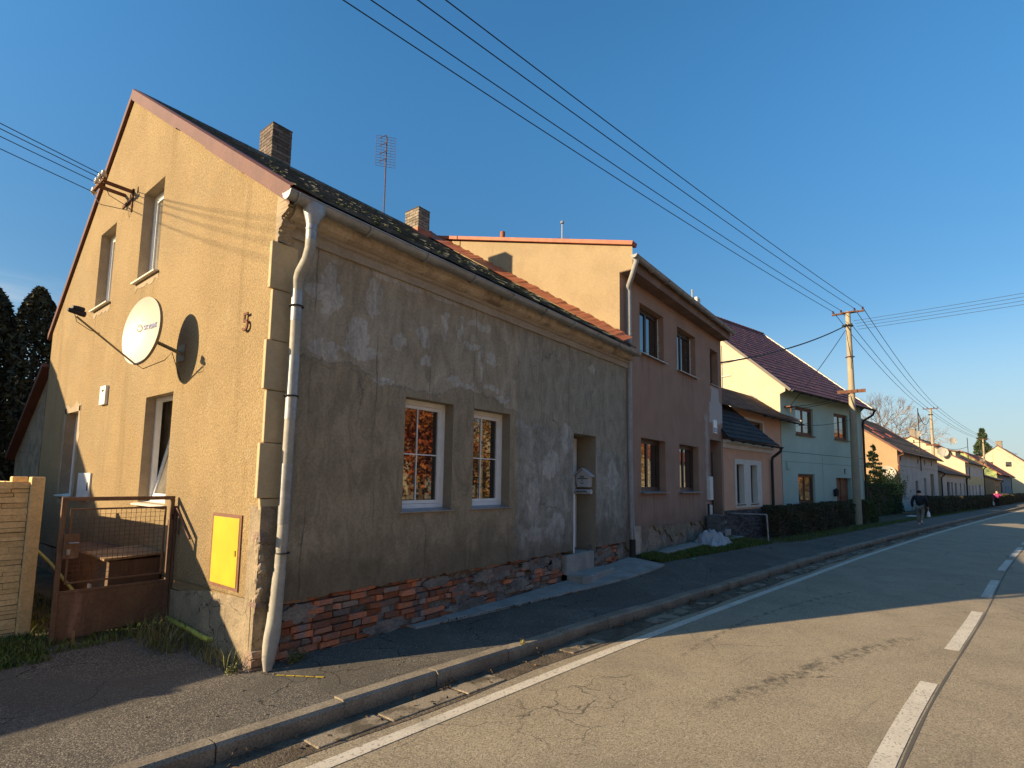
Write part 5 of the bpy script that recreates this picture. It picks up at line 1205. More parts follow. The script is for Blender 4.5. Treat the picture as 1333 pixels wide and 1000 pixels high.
far_house('red_roof_house', 'distant house with long red roof past the white gabled house', (172, -25.4, 0), -.16, 18, 9, 4.6, 4.5, 8.2, 'greywhite', 'cream4', 'redtile', wins=[(2, 3.2, .9, 2.3), (7, 8.2, .9, 2.3), (12, 13.2, .9, 2.3)], rows=8)
far_house('end_house', 'farthest cream house with brown roof where the street bends', (200, -30.5, 0), -.16, 16, 10, 5.2, 5, 9.2, 'greywhite', 'cream4', 'brownroof', wins=[(2, 3.2, .9, 2.3), (7, 8.2, .9, 2.3)], rows=8)
# neighbour standing left of the view; its shade falls across the end of the ochre gable
hn, FN, _ = far_house('neighbour_house', 'cream neighbour house standing left beyond the side yard fence', (-16, 12.5, 0), 0.0, 10, 9.6, 6.35, 4.8, 9.1, 'cream4', 'cream4', 'redtile', wins=[(1.5, 2.6, 1, 2.4), (6, 7.1, 1, 2.4), (1.5, 2.6, 3.9, 5.3), (6, 7.1, 3.9, 5.3)], rows=14)

# unseen row across the road, added so its sunlit fronts bounce fill onto the shaded side
M['bouncewhite'] = mat('light_cream_render', (.72, .66, .54), (.66, .60, .48), 1.0, rough=.9)
for i, (x, L, dy, ez, nm) in enumerate([(-34, 13, 13, 5.6, 'white house across the road, left of the autumn trees'), (-17, 12, 12.5, 5.2, 'white house across the road, opposite the side yard'), (-2, 9, 25, 6.0, 'cream house behind the autumn trees across the road'), (12, 14, 31, 6.2, 'long cream house behind the autumn trees across the road'), (31, 12, 28, 5.8, 'cream house across the road, opposite the mint house'), (48, 14, 26, 5.6, 'cream house across the road, opposite the apricot house'), (68, 14, 13.5, 5.4, 'white house across the road, opposite the low cottage'), (86, 15, 13.5, 5.8, 'white house across the road, opposite the cream gable'), (106, 16, 13.5, 5.4, 'white house across the road, opposite the lime house')]):
    far_house('unseen_opposite_house', nm, (x, yk(x) - dy, 0), (yk(x + L) - yk(x)) / L, L, 9, ez, 4.5, ez + 3.4, 'bouncewhite', 'cream4', 'redtile', wins=[(1.5, 2.7, 1, 2.4), (L - 3, L - 1.8, 1, 2.4), (L / 2 - .6, L / 2 + .6, 1, 2.4)], rows=8, flip=True)
# dish and masts on the far houses
def far_dish(loc, n_dir, r, label):
    o = thing('satellite_dish', loc, label, 'satellite dish'); c = Vector(loc); n = Vector(n_dir).normalized(); u = Vector((0, 0, 1)).cross(n).normalized(); v = n.cross(u)
    b = MB(); pts = [c - n * r * .18] + [c + (u * math.cos(t) + v * math.sin(t)) * r * k / 3 - n * r * .18 * (1 - (k / 3) ** 2) for k in (1, 2, 3) for t in [2 * math.pi * j / 24 for j in range(24)]]
    fs = [(0, 1 + k, 1 + (k + 1) % 24) for k in range(24)] + [(1 + i * 24 + k, 25 + i * 24 + k, 25 + i * 24 + (k + 1) % 24, 1 + i * 24 + (k + 1) % 24) for i in range(2) for k in range(24)]
    b.add(pts, fs); b.build('reflector', M['dishcol'], o, smooth=True)
    b = MB(); b.tube([c - n * r * .18, c - n * r * .9, c - n * r * .95 - Vector((0, 0, .5))], .03, 6); b.tube([c - v * r * .95, c + n * r * 1.1 - v * r * .1], .015, 5); b.lathe(c + n * r * 1.1 - v * r * .1, [(0, .04), (.12, .04)], -n, 8); b.build('mount', M['steelolive'], o); return o
far_dish((47.5, -2.77, 2.95), (-.95, -.25, .25), .56, 'white satellite dish on the apricot gable beside the fir tree')
far_dish((56.2, -4.67, 6.6), (-.8, -.6, .2), .30, 'small white satellite dish on a mast above the apricot house roof')
far_dish((86.5, -7.9, 7.95), (-.8, -.6, .2), .42, 'white satellite dish on the dormer roof of the cream gable house')
far_dish((83.2, -6.75, 6.35), (-.9, -.4, .2), .62, 'white satellite dish low on the big cream gable')
def mast(loc, h, label, bars=2):
    o = thing('roof_mast', loc, label, 'antenna'); c = Vector(loc); b = MB(); b.tube([c, c + Vector((0, 0, h))], .04, 5)
    b.build('pole', M['blackiron'], o); b = MB()
    for k in range(bars): z = h * (.45 - .12 * k); b.tube([c + Vector((.05, .7, z)), c + Vector((-.05, -.7, z))], .03, 4); b.tube([c + Vector((.0, .4, z)), c + Vector((.0, .4, z + .25))], .05, 5)
    b.build('crossbar', M['blackiron'], o)
mast((56.4, -4.75, 3.3), 5.6, 'dark service mast rising from the front of the apricot house')
mast((84.2, -9.2, 2.9), 5.2, 'dark service mast at the corner of the cream gable house')

# ------------------------------------------------------------------ utility poles and wires
def pole(loc, h, label, low=True, r0=.20):
    x, y, z = loc; o = thing('utility_pole', loc, label, 'utility pole', 'concrete utility poles along the street')
    b = MB(); b.tube([(x, y, z - .3), (x, y, z + h * .5), (x - .03, y, z + h)], [r0, r0 * .78, r0 * .58], 14); b.build('shaft', M['polecon'], o, smooth=True)
    b = MB(); b.box(x - .05, x + .05, y - .72, y + .72, z + h - .10, z + h - .02); b.box(x - .17, x - .12, y - .3, y + .3, z + h - .09, z + h - .03); b.build('crossarm', M['rust'], o)
    pts = []
    for dy in (-.66, -.30, .30, .66):
        q = MB(); q.tube([(x, y + dy, z + h - .03), (x, y + dy, z + h + .05)], .016, 5); q.lathe((x, y + dy, z + h + .03), [(0, .045), (.04, .055), (.06, .035), (.10, .045), (.13, .012)], (0, 0, 1), 8); q.build('insulator', M['insul'], o, smooth=True); pts.append(Vector((x, y + dy, z + h + .12)))
    if low:
        b = MB(); b.box(x - .20, x - .15, y - .62, y + .62, z + h * .605, z + h * .615 + .06); b.tube([(x + .2 * math.cos(t), y + .2 * math.sin(t), z + h * .61) for t in [k * math.pi / 6 for k in range(13)]], .02, 5); b.build('cable_bracket', M['rust'], o)
        b = MB(); b.tube([(x + .2 * math.cos(t), y + .2 * math.sin(t), z + h * .78) for t in [k * math.pi / 6 for k in range(13)]], .02, 5); b.build('band', M['rust'], o)
        b = MB()
        for k in range(4): b.lathe((x - .16 + .02 * k, y + .22 - .12 * k, z + h * .925 + .03 * (k % 2)), [(0, .05), (.09, .06), (.13, .03)], (0, 0, 1), 7)
        b.tube([(x + .2 * math.cos(t), y + .2 * math.sin(t), z + h * .93) for t in [k * math.pi / 6 for k in range(13)]], .03, 5)
        b.build('terminal', M['blackiron'], o)
        b = MB(); b.tube([(x - .14, y - .1, z + h * .9), (x - .2, y - .12, z + h * .85), (x - .17, y - .14, z + h * .80), (x - .2, y - .05, z + h * .72)], .012, 5); b.build('lead', M['wire'], o)
    return o, pts
PL = [((-20, 5.6, 0), 11.0, 'concrete utility pole standing left behind the side yard'), ((29.3, -2.37, 0), 11.0, 'nearest concrete utility pole in front of the mint house'),
      ((75, -5.75, 0), 11.0, 'second concrete pole down the street, before the low cottage'), ((120, -12.85, 0), 10.4, 'third concrete pole down the street, before the spruce'), ((178, -21.9, 0), 10.4, 'farthest concrete pole, before the white gabled house')]
PP = [pole(*p, low=(i in (0, 1, 2, 3))) for i, p in enumerate(PL)]
def wire(a, b, sag, label, group=None, r=.011, name='overhead_wire', n=24):
    a, b = Vector(a), Vector(b); m = MB(); m.tube([lerp(a, b, k / n) - Vector((0, 0, sag * 4 * (k / n) * (1 - k / n))) for k in range(n + 1)], r, 5, False)
    return tag(m.build(name, M['wire']), label, 'wire', group)
ordn = ['lowest', 'second lowest', 'second highest', 'highest']
for s in range(4):
    for k in range(4):
        sp_ = ['passing over the grey house to the nearest pole', 'between the nearest and the second pole', 'between the second and the third pole', 'between the third and the farthest pole'][s]
        wire(PP[s][1][k], PP[s + 1][1][k], [.5, .5, .5, .5][s], f'{ordn[3 - k] if s else ["rightmost", "third", "second", "leftmost"][k]} of four black wires {sp_}', 'line wires along the street', r=.012 if s < 1 else .016)
for k in range(4):
    wire(INS[k], Vector((-20, 5.3 + .2 * k, 10.9 - .14 * k)), .25, ['topmost', 'second', 'third', 'lowest'][k] + ' service wire leaving the wall bracket of the ochre gable', 'service wires at the gable bracket', r=.007)
pt = Vector((29.15, -2.3, 10.25))
wire(pt, (15.44, .06, 6.0), .25, 'thick black cable sagging from the nearest pole to the brown house', None, .03, 'service_cable')
wire(Vector((29.15, -2.25, 10.0)), F4(.5, -.25, 5.6), .1, 'thin black cable from the nearest pole down to the mint wall bracket', None, .016, 'service_cable')
for k in range(2): wire(F4(.5, -.25, 5.52 - .12 * k), (29.1, -2.3, 6.6 - .1 * k), .1, ['upper', 'lower'][k] + ' black cable running along the mint wall to the pole bracket', None, .014, 'service_cable')
wire(F3(9.0, .25, 4.65), (29.2, -2.3, 5.3), .12, 'thin black cable from the salmon house eave across the mint windows', None, .012, 'service_cable')
for k in range(4): wire(Vector((29.4, -2.6 - .06 * k, 10.50 - .16 * k)), Vector((24.4, -18.4, 9.75 - .16 * k)), .12, ['topmost', 'second', 'third', 'lowest'][k] + ' wire crossing the road from the nearest pole to the right', 'wires crossing the road', r=.009)
wire(Vector((75, -5.6, 9.9)), (56.4, -4.75, 8.6), 1.0, 'black cable from the second pole to the apricot house mast', None, .03, 'service_cable')
wire(Vector((75, -5.9, 6.9)), (84.2, -9.2, 7.0), .5, 'black cable from the second pole to the cream gable mast', None, .025, 'service_cable')

# pole across the road, out of view to the right, carries the crossing wires
po, _ = pole((24.4, -18.4, 0), 10.2, 'concrete utility pole across the road carrying the crossing wires', low=False)

# ------------------------------------------------------------------ vegetation
def hedge(a, b, h, th, label, mt='hedge', n=None, size=.035):
    a, b = Vector(a), Vector(b); L = (b - a).length; t = (b - a) / L; nn = Vector((-t.y, t.x, 0))
    o = thing('hedge', tuple(lerp(a, b, .5)), label, 'hedge', 'clipped hedges in front of the houses')
    n = n or int(L * 1500); u = RNG.uniform(0, L, n); 
    face = RNG.random(n); v = np.where(face < .5, np.abs(RNG.normal(0, .05, n)), RNG.uniform(0, th, n)); z = np.where(face < .5, RNG.uniform(.02, h, n), np.where(face < .85, h - np.abs(RNG.normal(0, .06, n)), RNG.uniform(.02, h, n)))
    e = (face >= .85); u = np.where(e, np.where(RNG.random(n) < .5, np.abs(RNG.normal(0, .05, n)), L - np.abs(RNG.normal(0, .05, n))), u)
    z = z + .04 * np.sin(u * 3.1) + .03 * np.sin(u * 7.7); v = v + .05 * np.sin(u * 2.3 + z * 4)
    rr = .10; z = np.where((v < rr) & (z > h - rr), z - (rr - v) * .5, z)
    P = np.array(a) + u[:, None] * np.array(t) + v[:, None] * np.array(nn); P[:, 2] += z
    leaves('foliage', P, size, M[mt], o)
    c = MB(); c.add([a + t * uu + nn * vv + Vector((0, 0, zz)) for zz in (0, h - .1) for uu, vv in ((.08, .08), (L - .08, .08), (L - .08, th - .08), (.08, th - .08))], [(0, 1, 5, 4), (1, 2, 6, 5), (2, 3, 7, 6), (3, 0, 4, 7), (4, 5, 6, 7)])
    c.build('twigs', M['twig'], o); return o
hedge((18.55, -.98, 0), (22.9, -1.78, 0), 1.08, .8, 'dark clipped hedge before the salmon and mint house corner', n=9000)
hedge((23.05, -1.70, 0), (28.7, -2.35, 0), 1.10, .8, 'dark clipped hedge in front of the mint house garage', n=9000)
hedge((29.75, -2.75, 0), (32.0, -3.05, 0), 1.15, .9, 'rounded green-topped hedge just right of the nearest pole', 'hedgegreen', n=5000)
hedge((33.6, -1.9, 0), (46.4, -3.7, 0), 2.05, .9, 'tall dark hedge in front of the apricot gable', 'hedgegreen', n=12000, size=.05)
xh = 42.5; k = 0
hl = ['dark rounded hedge beside the man in the black jacket', 'dark hedge below the apricot house windows', 'dark hedge in front of the apricot house door', 'dark hedge below the second pole', 'dark hedge past the second pole', 'dark hedge before the low cottage windows', 'dark hedge before the cream gable house', 'dark hedge left of the woman in magenta', 'dark hedge behind the woman in magenta', 'dark hedge before the peach annex', 'dark hedge before the lime house', 'dark hedge past the third pole', 'farthest dark hedge of the row']
while xh < 150:
    L = 3.6 if k == 0 else random.uniform(6.5, 9.5)
    hedge((xh, yk(xh) + 2.05, 0), (xh + L, yk(xh + L) + 2.05, 0), 1.15 + random.uniform(-.08, .1), .8, hl[min(k, 12)], n=3000 if k < 6 else 1500, size=.06); xh += L + .25; k += 1

def thuja(loc, h, r, label, n=16000):
    o = thing('thuja_tree', loc, label, 'tree', 'dark thujas behind the yard')
    t = RNG.random(n); ang = RNG.uniform(0, 2 * np.pi, n); prof = r * np.clip(1.15 * (1 - t) ** .6, 0, 1) * (0.86 + .14 * np.sin(ang * 5 + t * 9) ) * RNG.uniform(.72, 1.04, n)
    t = t + .0
    P = np.stack([loc[0] + prof * np.cos(ang), loc[1] + prof * np.sin(ang), loc[2] + .2 + t * h], 1)
    leaves('crown', P, .10, M['thuja'], o, asp=.4); b = MB(); b.tube([loc, (loc[0], loc[1], loc[2] + h * .9)], [.16, .03], 7); b.build('trunk', M['bark'], o)
thuja((.95, 18.2, 0), 8.0, 1.75, 'right dark thuja behind the gable lean-to'); thuja((-.1, 18.6, 0), 7.8, 1.85, 'middle dark thuja, left of the tallest one'); thuja((-1.3, 19.2, 0), 7.0, 1.9, 'left dark thuja at the edge of the photo'); thuja((-3.4, 20.2, 0), 6.6, 1.5, 'outermost dark thuja past the photo edge')

def conifer(loc, h, r, label, mt, whorls, per, size, name='spruce_tree', droop=.25, thin=1.0):
    o = thing(name, loc, label, 'tree'); P = []; b = MB(); b.tube([loc, (loc[0], loc[1], loc[2] + h)], [h * .014, .01], 7); tr = b
    for i in range(whorls):
        t = (i + .5 + random.uniform(-.3, .3)) / whorls; z = h * (.10 + .90 * t); R_ = r * (1 - t) ** .85 * random.uniform(.75, 1.15) + .05
        nb = max(4, int(7 - 2 * t))
        for k in range(nb):
            a = random.uniform(0, 6.283); e = Vector((math.cos(a), math.sin(a), 0)); base = Vector(loc) + Vector((0, 0, z + random.uniform(-.3, .3) * h / whorls)); tip = base + e * R_ + Vector((0, 0, -droop * R_ + .12 * R_))
            tr.tube([base, lerp(base, tip, .5) + Vector((0, 0, -.05 * R_)), tip], [h * .004, h * .003, .004], 3, False)
            m_ = int(per * thin * (0.4 + R_ / r)); s = np.sqrt(RNG.random(m_)); q = np.array(base)[None] + s[:, None] * np.array(tip - base)[None]
            side = np.array(e.cross(Vector((0, 0, 1))))[None]; q = q + side * RNG.normal(0, .16 * R_, m_)[:, None] * (1.1 - s)[:, None] + np.array([0, 0, 1])[None] * RNG.normal(-.05 * R_, .05 * R_ + .02, m_)[:, None]
            P.append(q)
        P.append(np.array(loc)[None] + np.array([[0, 0, z]]) + RNG.normal(0, .06, (4, 3)))
    leaves('crown', np.concatenate(P), size, M[mt], o, asp=.35); tr.build('trunk', M['bark'], o); return o
conifer((43.0, -2.2, 0), 4.95, 1.15, 'thin yellow-green young fir before the apricot gable', 'coniferyellow', 17, 110, .075, 'fir_tree', .1)
conifer((183, -16.6, 0), 17.5, 4.6, 'big dark spruce rising behind the far roofs', 'conifer', 30, 95, .5)
conifer((196, -4, 0), 12, 3.4, 'smaller dark spruce behind the lime house roof', 'conifer', 22, 70, .5)
sh = thing('garden_shrub', (45, -2.9, 0), 'yellow-green leafy shrub beside the dish on the apricot gable', 'shrub')
P = RNG.normal(size=(2200, 3)) * np.array([1.3, .45, .45]) + np.array([45.2, -2.9, 2.0]); leaves('foliage', P, .07, M['coniferyellow'], sh); b = MB(); b.tube([(45.2, -2.9, 0), (45.1, -2.9, 1.8)], .05, 6); b.build('stem', M['bark'], sh)

def bare_tree(loc, h, label, seed, levels=6, r0=.34, mt='palebark', lean=.0):
    rnd = random.Random(seed); o = thing('bare_tree', loc, label, 'tree'); br_ = MB(); tk = MB()
    def grow(p, d, L, r, lv, up=.12):
        q = p + d * L; mid = lerp(p, q, .5) + Vector((rnd.uniform(-1, 1), rnd.uniform(-1, 1), rnd.uniform(-.4, .6))) * L * .07
        (tk if lv >= levels - 1 else br_).tube([p, mid, q], [r, r * .85, r * .68], 7 if lv > 3 else 3, False)
        if lv == 0: return
        for k in range(rnd.choice([3, 3, 4]) if lv > 1 else 5):
            ax = Vector((rnd.uniform(-1, 1), rnd.uniform(-1, 1), rnd.uniform(-1, 1))); ax = (ax - d * ax.dot(d)).normalized()
            nd = (d * 1.0 + ax * rnd.uniform(.45, .95) + Vector((0, 0, .12))).normalized(); grow(q if k else lerp(p, q, rnd.uniform(.75, 1)), nd, L * rnd.uniform(.60, .84), r * .56, lv - 1)
    grow(Vector(loc), Vector((lean, 0, 1)).normalized(), h * .27, r0, levels)
    br_.build('crown', M[mt], o); tk.build('trunk', M['bark'], o)
bare_tree((108, 2.2, 0), 22.5, 'leafless winter tree spreading behind the mint and apricot roofs', 4, 6, .42)
bare_tree((117, -4.5, 0), 14, 'smaller leafless tree behind the cream gable house', 9, 5, .26)
bare_tree((235, -33, 0), 17, 'leafless tree at the far right end of the street', 13, 5, .35)
bare_tree((225, -22, 0), 13, 'leafless tree behind the farthest cream house', 21, 5, .3)

def leafy_tree(loc, h, r, label, mt, seed, n=6500):
    rnd = np.random.default_rng(seed); o = thing('autumn_tree', loc, label, 'tree', 'autumn trees across the road'); P = []; b = MB(); c0 = Vector(loc)
    b.tube([c0, c0 + Vector((.1, .05, h * .3)), c0 + Vector((0, .1, h * .6))], [.22, .17, .08], 8)
    for k in range(22):
        d = rnd.normal(size=3); d /= np.linalg.norm(d); c = np.array([loc[0], loc[1], h * .52]) + d * np.array([r, r, h * .45]) * rnd.uniform(.4, .95)
        b.tube([c0 + Vector((0, 0, h * rnd.uniform(.28, .5))), Vector(c)], [.06, .015], 4, False)
        m_ = n // 22; c[2] = max(c[2], .8); P.append(c + rnd.normal(size=(m_, 3)) * np.array([.30, .30, .24]) * r)
    leaves('crown', np.concatenate(P), .13, M[mt], o, rng=rnd); b.build('trunk', M['bark'], o)
for i, (x, y, h, r, mt) in enumerate([(9, -20, 8, 3.2, 'autumnred'), (15, -22.5, 9, 3.5, 'autumngold'), (20.5, -20, 7.5, 3.0, 'autumnred'), (27, -23, 9, 3.6, 'autumngold'), (33, -21, 8, 3.2, 'autumnred'), (41, -24, 9, 3.6, 'autumngold'), (50, -25, 9, 3.6, 'autumnred'), (62, -27, 9, 3.6, 'autumngold'), (-4, -21, 8, 3.2, 'autumngold'), (2, -24, 9, 3.4, 'autumnred')]):
    leafy_tree((x, y, 0), h, r, ['red-leaved autumn tree', 'golden-leaved autumn tree'][mt == 'autumngold'] + ' across the road, ' + ['opposite the grey house door', 'opposite the brown house', 'opposite the salmon house', 'opposite the mint house gable', 'opposite the nearest pole', 'opposite the fir garden', 'opposite the apricot house', 'opposite the low cottage', 'opposite the side yard gate', 'opposite the yellow gas box'][i], mt, 50 + i)
ow = []
for x in range(-60, 140, 3): ow.append(np.array([x, yk(x) - 34 + 3 * math.sin(x * .3), 0])[None] + np.abs(RNG.normal(size=(90, 3)) * np.array([3, 3, 3.2])))
stuff(leaves('opposite_thicket', np.concatenate(ow), .42, M['autumngold']), 'russet autumn thicket across the road', 'thicket')
fw = []
for x in range(-80, 330, 5): fw.append(np.array([x, 46 + 14 * math.sin(x * .05), 0])[None] + RNG.normal(size=(70, 3)) * np.array([4, 5, 2.0]) + np.array([[0, 0, 4.5]]))
stuff(leaves('woodland', np.concatenate(fw), .9, M['twig']), 'dark distant belt of trees behind the house gardens', 'woodland')

# ground cover
def pts_in(n, fx, keep=None):
    out = []
    while len(out) < n:
        p = fx(RNG.random(), RNG.random())
        if keep is None or keep(*p): out.append((p[0], p[1], gh(p[0], p[1]) - .01))
    return out
def vx(a, b, y0, y1): return lambda s, t: (a + (b - a) * s, y0(a + (b - a) * s) + (y1(a + (b - a) * s) - y0(a + (b - a) * s)) * t)
g1 = pts_in(24000, vx(8.6, 15.2, lambda x: yk(x) + 1.62, lambda x: -.05), lambda x, y: not (12.0 < x < 13.4 and y > -.75) and random.random() < .95)
g1 += pts_in(3500, vx(16.3, 29.5, lambda x: yk(x) + 1.6, lambda x: yk(x) + 2.5))
g1 += pts_in(5000, vx(29.5, 60, lambda x: yk(x) + 1.62, lambda x: yk(x) + 2.3))
stuff(blades('verge_grass', g1, .075, M['grass'], w=.007), 'short green grass on the verge along the house fronts', 'grass')
g2 = pts_in(14000, lambda s, t: (-6 + 6 * s, 1.75 + 5 * t ** 1.5), lambda x, y: not (x > -.8 and y > 2.3)) + pts_in(3500, lambda s, t: (-2.3 + .95 * s, 1.55 + 1.1 * t))
stuff(blades('yard_grass', g2, .075, M['grass'], w=.006, lean=.8), 'rough green grass in the yard round the gate', 'grass')
g3_ = pts_in(500, lambda s, t: (-.62 + .5 * s, 1.05 + .95 * t)) + pts_in(160, lambda s, t: (-.35 + .2 * s, .1 + .9 * t))
stuff(blades('dry_grass', g3_, .22, M['drygrass'], w=.004, lean=1.1), 'dry straw grass tuft below the yellow gas pipe', 'grass')
wd = []
for k in range(70):
    x = -2 + 34 * random.random(); y = yk(x) - random.uniform(.03, .10); m_ = random.randint(8, 40)
    wd.append(np.array([[x, y, -.12]]) + np.abs(RNG.normal(size=(m_, 3))) * np.array([.08, .03, .03]) * np.array([1, random.choice([-1, 1]), 1]))
stuff(leaves('kerb_weeds', np.concatenate(wd), .016, M['litter'], asp=.4), 'withered weeds and leaves in the gutter along the kerb', 'weeds')
wg = []
for (cx, cy_, n_, s_) in ((.18, -.16, 260, .07), (.32, -.1, 120, .05), (-.25, .02, 120, .06), (7.9, -.12, 260, .08), (8.5, -.35, 200, .08), (2.3, -1.55, 60, .04)):
    wg.append(np.array([[cx, cy_, .01]]) + np.abs(RNG.normal(size=(n_, 3))) * np.array([s_ * random.choice([-1, 1]), s_ * .6, s_ * .7]))
stuff(leaves('foot_weeds', np.concatenate(wg), .016, M['drygrass'], asp=.35), 'small straggly weeds growing at the foot of the walls', 'weeds')
lf = [(x, yk(x) + random.uniform(-.36, .0), -.11) for x in [random.uniform(-2, 30) for _ in range(420)]] + [(x, -.12 - .70 * min(1, (x - 1.7) / 5.8) - abs(random.gauss(0, .05)), .035) for x in [random.uniform(2.2, 8.5) for _ in range(260)]] + [(x, yk(x) + 1.6 + random.gauss(0, .07), gh(x, yk(x) + 1.6) + .02) for x in [random.uniform(8.5, 28) for _ in range(300)]]
stuff(leaves('leaf_litter', lf, .022, M['litter'], up=2.0), 'scattered dry leaves along kerb, apron and verge edge', 'leaves')
stn = MB()
for k in range(260):
    x = random.uniform(-2.5, 9); y = random.uniform(yk(x) + .2, -.25) if x > -.2 else random.uniform(yk(x) + .2, 1.6); s_ = random.uniform(.004, .012); z = gh(x, y); stn.box(x, x + s_ * 1.4, y, y + s_, z - .001, z + s_ * .7, s_ * .2)
stuff(stn.build('loose_grit', M['gutterslab']), 'loose pale grit scattered on the pavement', 'grit')
gr = MB(); gr.slab((9.55, -.98, gh(9.5, -.98) + .012), (9.75, -.98, gh(9.7, -.98) + .03), (9.78, -.92, gh(9.7, -.9) + .01), (9.58, -.9, gh(9.6, -.9) + .03), .004)
tag(gr.build('plastic_scrap', M['green']), 'small green plastic scrap lying at the grass edge', 'litter')
pc = MB(); pc.slab((40.0, -4.4, .03), (41.2, -4.6, .03), (41.3, -4.2, .05), (40.1, -4.0, .03), .03); tag(pc.build('paving_slab', M['paper']), 'pale slab lying in the grass left of the man', 'slab')
slb = MB(); slb.box(9.4, 11.9, -.42, -.06, .2, .29, .012); tag(slb.build('concrete_slab', M['concrete'], bevel=.01), 'flat concrete slab edging the grass at the brown wall', 'slab')

# ------------------------------------------------------------------ people
def skin(name, V, E, mt, parent, sub=1):
    off = OFF[parent.name]; me = bpy.data.meshes.new(name); me.from_pydata([tuple(Vector(v[0]) - off) for v in V], E, []); me.materials.append(mt)
    o = bpy.data.objects.new(name, me); COL.objects.link(o); o.parent = parent; OFF[o.name] = off
    bm = bmesh.new(); bm.from_mesh(me); ly = bm.verts.layers.skin.verify(); bm.verts.ensure_lookup_table()
    for i, v in enumerate(bm.verts):
        r = V[i][1]; v[ly].radius = r if isinstance(r, tuple) else (r, r); v[ly].use_root = (i == 0)
    bm.to_mesh(me); bm.free()
    md = o.modifiers.new('skin', 'SKIN'); md.use_smooth_shade = True
    if sub: s = o.modifiers.new('sub', 'SUBSURF'); s.levels = sub; s.render_levels = sub
    return o
def chain(V, E, start, pts):
    last = start
    for p, r in pts: V.append((p, r)); E.append((last, len(V) - 1)) if last is not None else None; last = len(V) - 1
    return last
def person(loc, fdir, h, pose, label, mats):
    o = thing('person', loc, label, 'person'); b = Vector(loc); f = Vector(fdir).normalized(); r = Vector((f.y, -f.x, 0)); k = h / 1.72
    Q = lambda a, s, z: b + f * (a * k) + r * (s * k) + Vector((0, 0, z * k))
    V, E = [], []
    chain(V, E, None, [(Q(0, 0, .94), .13 * k)]); ch = chain(V, E, 0, [(Q(.01, 0, 1.12), .12 * k), (Q(.02, 0, 1.32), .14 * k)]); nk = chain(V, E, ch, [(Q(.03, 0, 1.46), .055 * k), (Q(.04, 0, 1.55), .07 * k), (Q(.05, 0, 1.63), .085 * k), (Q(.05, 0, 1.70), .05 * k)])
    chain(V, E, nk - 2, [(Q(.125, 0, 1.575), .02 * k)])
    hands = []
    for s, hip, knee, ank, toe, sho, elb, wri in pose:
        a_ = chain(V, E, 0, [(Q(*hip), .09 * k), (Q(*knee), .062 * k), (Q(*ank), .042 * k), (Q(*toe), .038 * k)])
        w_ = chain(V, E, ch, [(Q(*sho), .055 * k), (Q(*elb), .042 * k), (Q(*wri), .030 * k)])
        d = (Q(*wri) - Q(*elb)).normalized(); pm = Q(*wri) + d * .05 * k; V.append((pm, (.038 * k, .022 * k))); E.append((w_, len(V) - 1)); pi = len(V) - 1
        sd_ = f if abs(d.dot(f)) < .8 else r
        for q in range(4): chain(V, E, pi, [(pm + d * .05 * k + sd_ * (q - 1.5) * .02 * k, .009 * k), (pm + d * (.085 + .008 * (q in (1, 2))) * k + sd_ * (q - 1.5) * .021 * k - r * s * .012, .008 * k)])
        chain(V, E, pi, [(pm + sd_ * .045 * k, .010 * k), (pm + sd_ * .062 * k + d * .03 * k, .009 * k)])
        hands.append(pm + d * .06 * k)
    body = skin('body', V, E, mats['skin'], o)
    V, E = [], []; chain(V, E, None, [(Q(0, 0, .95), .155 * k)])
    for s, hip, knee, ank, toe, sho, elb, wri in pose: chain(V, E, 0, [(Q(*hip), .105 * k), (Q(*knee), .08 * k), (Q(ank[0], ank[1], ank[2] + .03), .07 * k)])
    skin('trousers', V, E, mats['trousers'], o)
    V, E = [], []; chain(V, E, None, [(Q(0, 0, .90), (.20 * k, .16 * k))]); ch = chain(V, E, 0, [(Q(.0, 0, 1.1), (.21 * k, .16 * k)), (Q(.01, 0, 1.30), (.20 * k, .15 * k))]); chain(V, E, ch, [(Q(.02, 0, 1.44), .09 * k), (Q(.02, 0, 1.49), .075 * k)])
    for s, hip, knee, ank, toe, sho, elb, wri in pose: chain(V, E, ch, [(Q(sho[0], sho[1] * 1.05, sho[2]), .085 * k), (Q(*elb), .075 * k), (Q(*wri), .055 * k)])
    skin('jacket', V, E, mats['jacket'], o)
    for s, hip, knee, ank, toe, sho, elb, wri in pose:
        V, E = [], []; chain(V, E, None, [(Q(ank[0] - .04, ank[1], ank[2] - .03), .048 * k), (Q(ank[0] + .03, ank[1], ank[2] - .035), .05 * k), (Q(toe[0] + .03, toe[1], toe[2]), .04 * k)]); skin('shoe', V, E, mats['shoe'], o)
    if 'hat' in mats:
        V, E = [], []; chain(V, E, None, [(Q(.0, 0, 1.56), .10 * k), (Q(.02, 0, 1.64), .115 * k), (Q(.03, 0, 1.72), .085 * k)]); skin('hood', V, E, mats['hat'], o)
    else:
        V, E = [], []; chain(V, E, None, [(Q(-.02, 0, 1.56), .07 * k), (Q(.0, 0, 1.65), .092 * k), (Q(.03, 0, 1.71), .07 * k)]); skin('hair', V, E, mats['hair'], o)
        fe = MB()
        for s in (-1, 1): fe.lathe(Q(.122, s * .03, 1.605), [(0, .010 * k), (.008, .006 * k)], f, 6)
        fe.box(0, 0, 0, 0, 0, 0); fe.tube([Q(.122, -.02, 1.535), Q(.128, 0, 1.53), Q(.122, .02, 1.535)], .005 * k, 4); fe.build('face_features', M['darkprint'], o)
    return o, hands
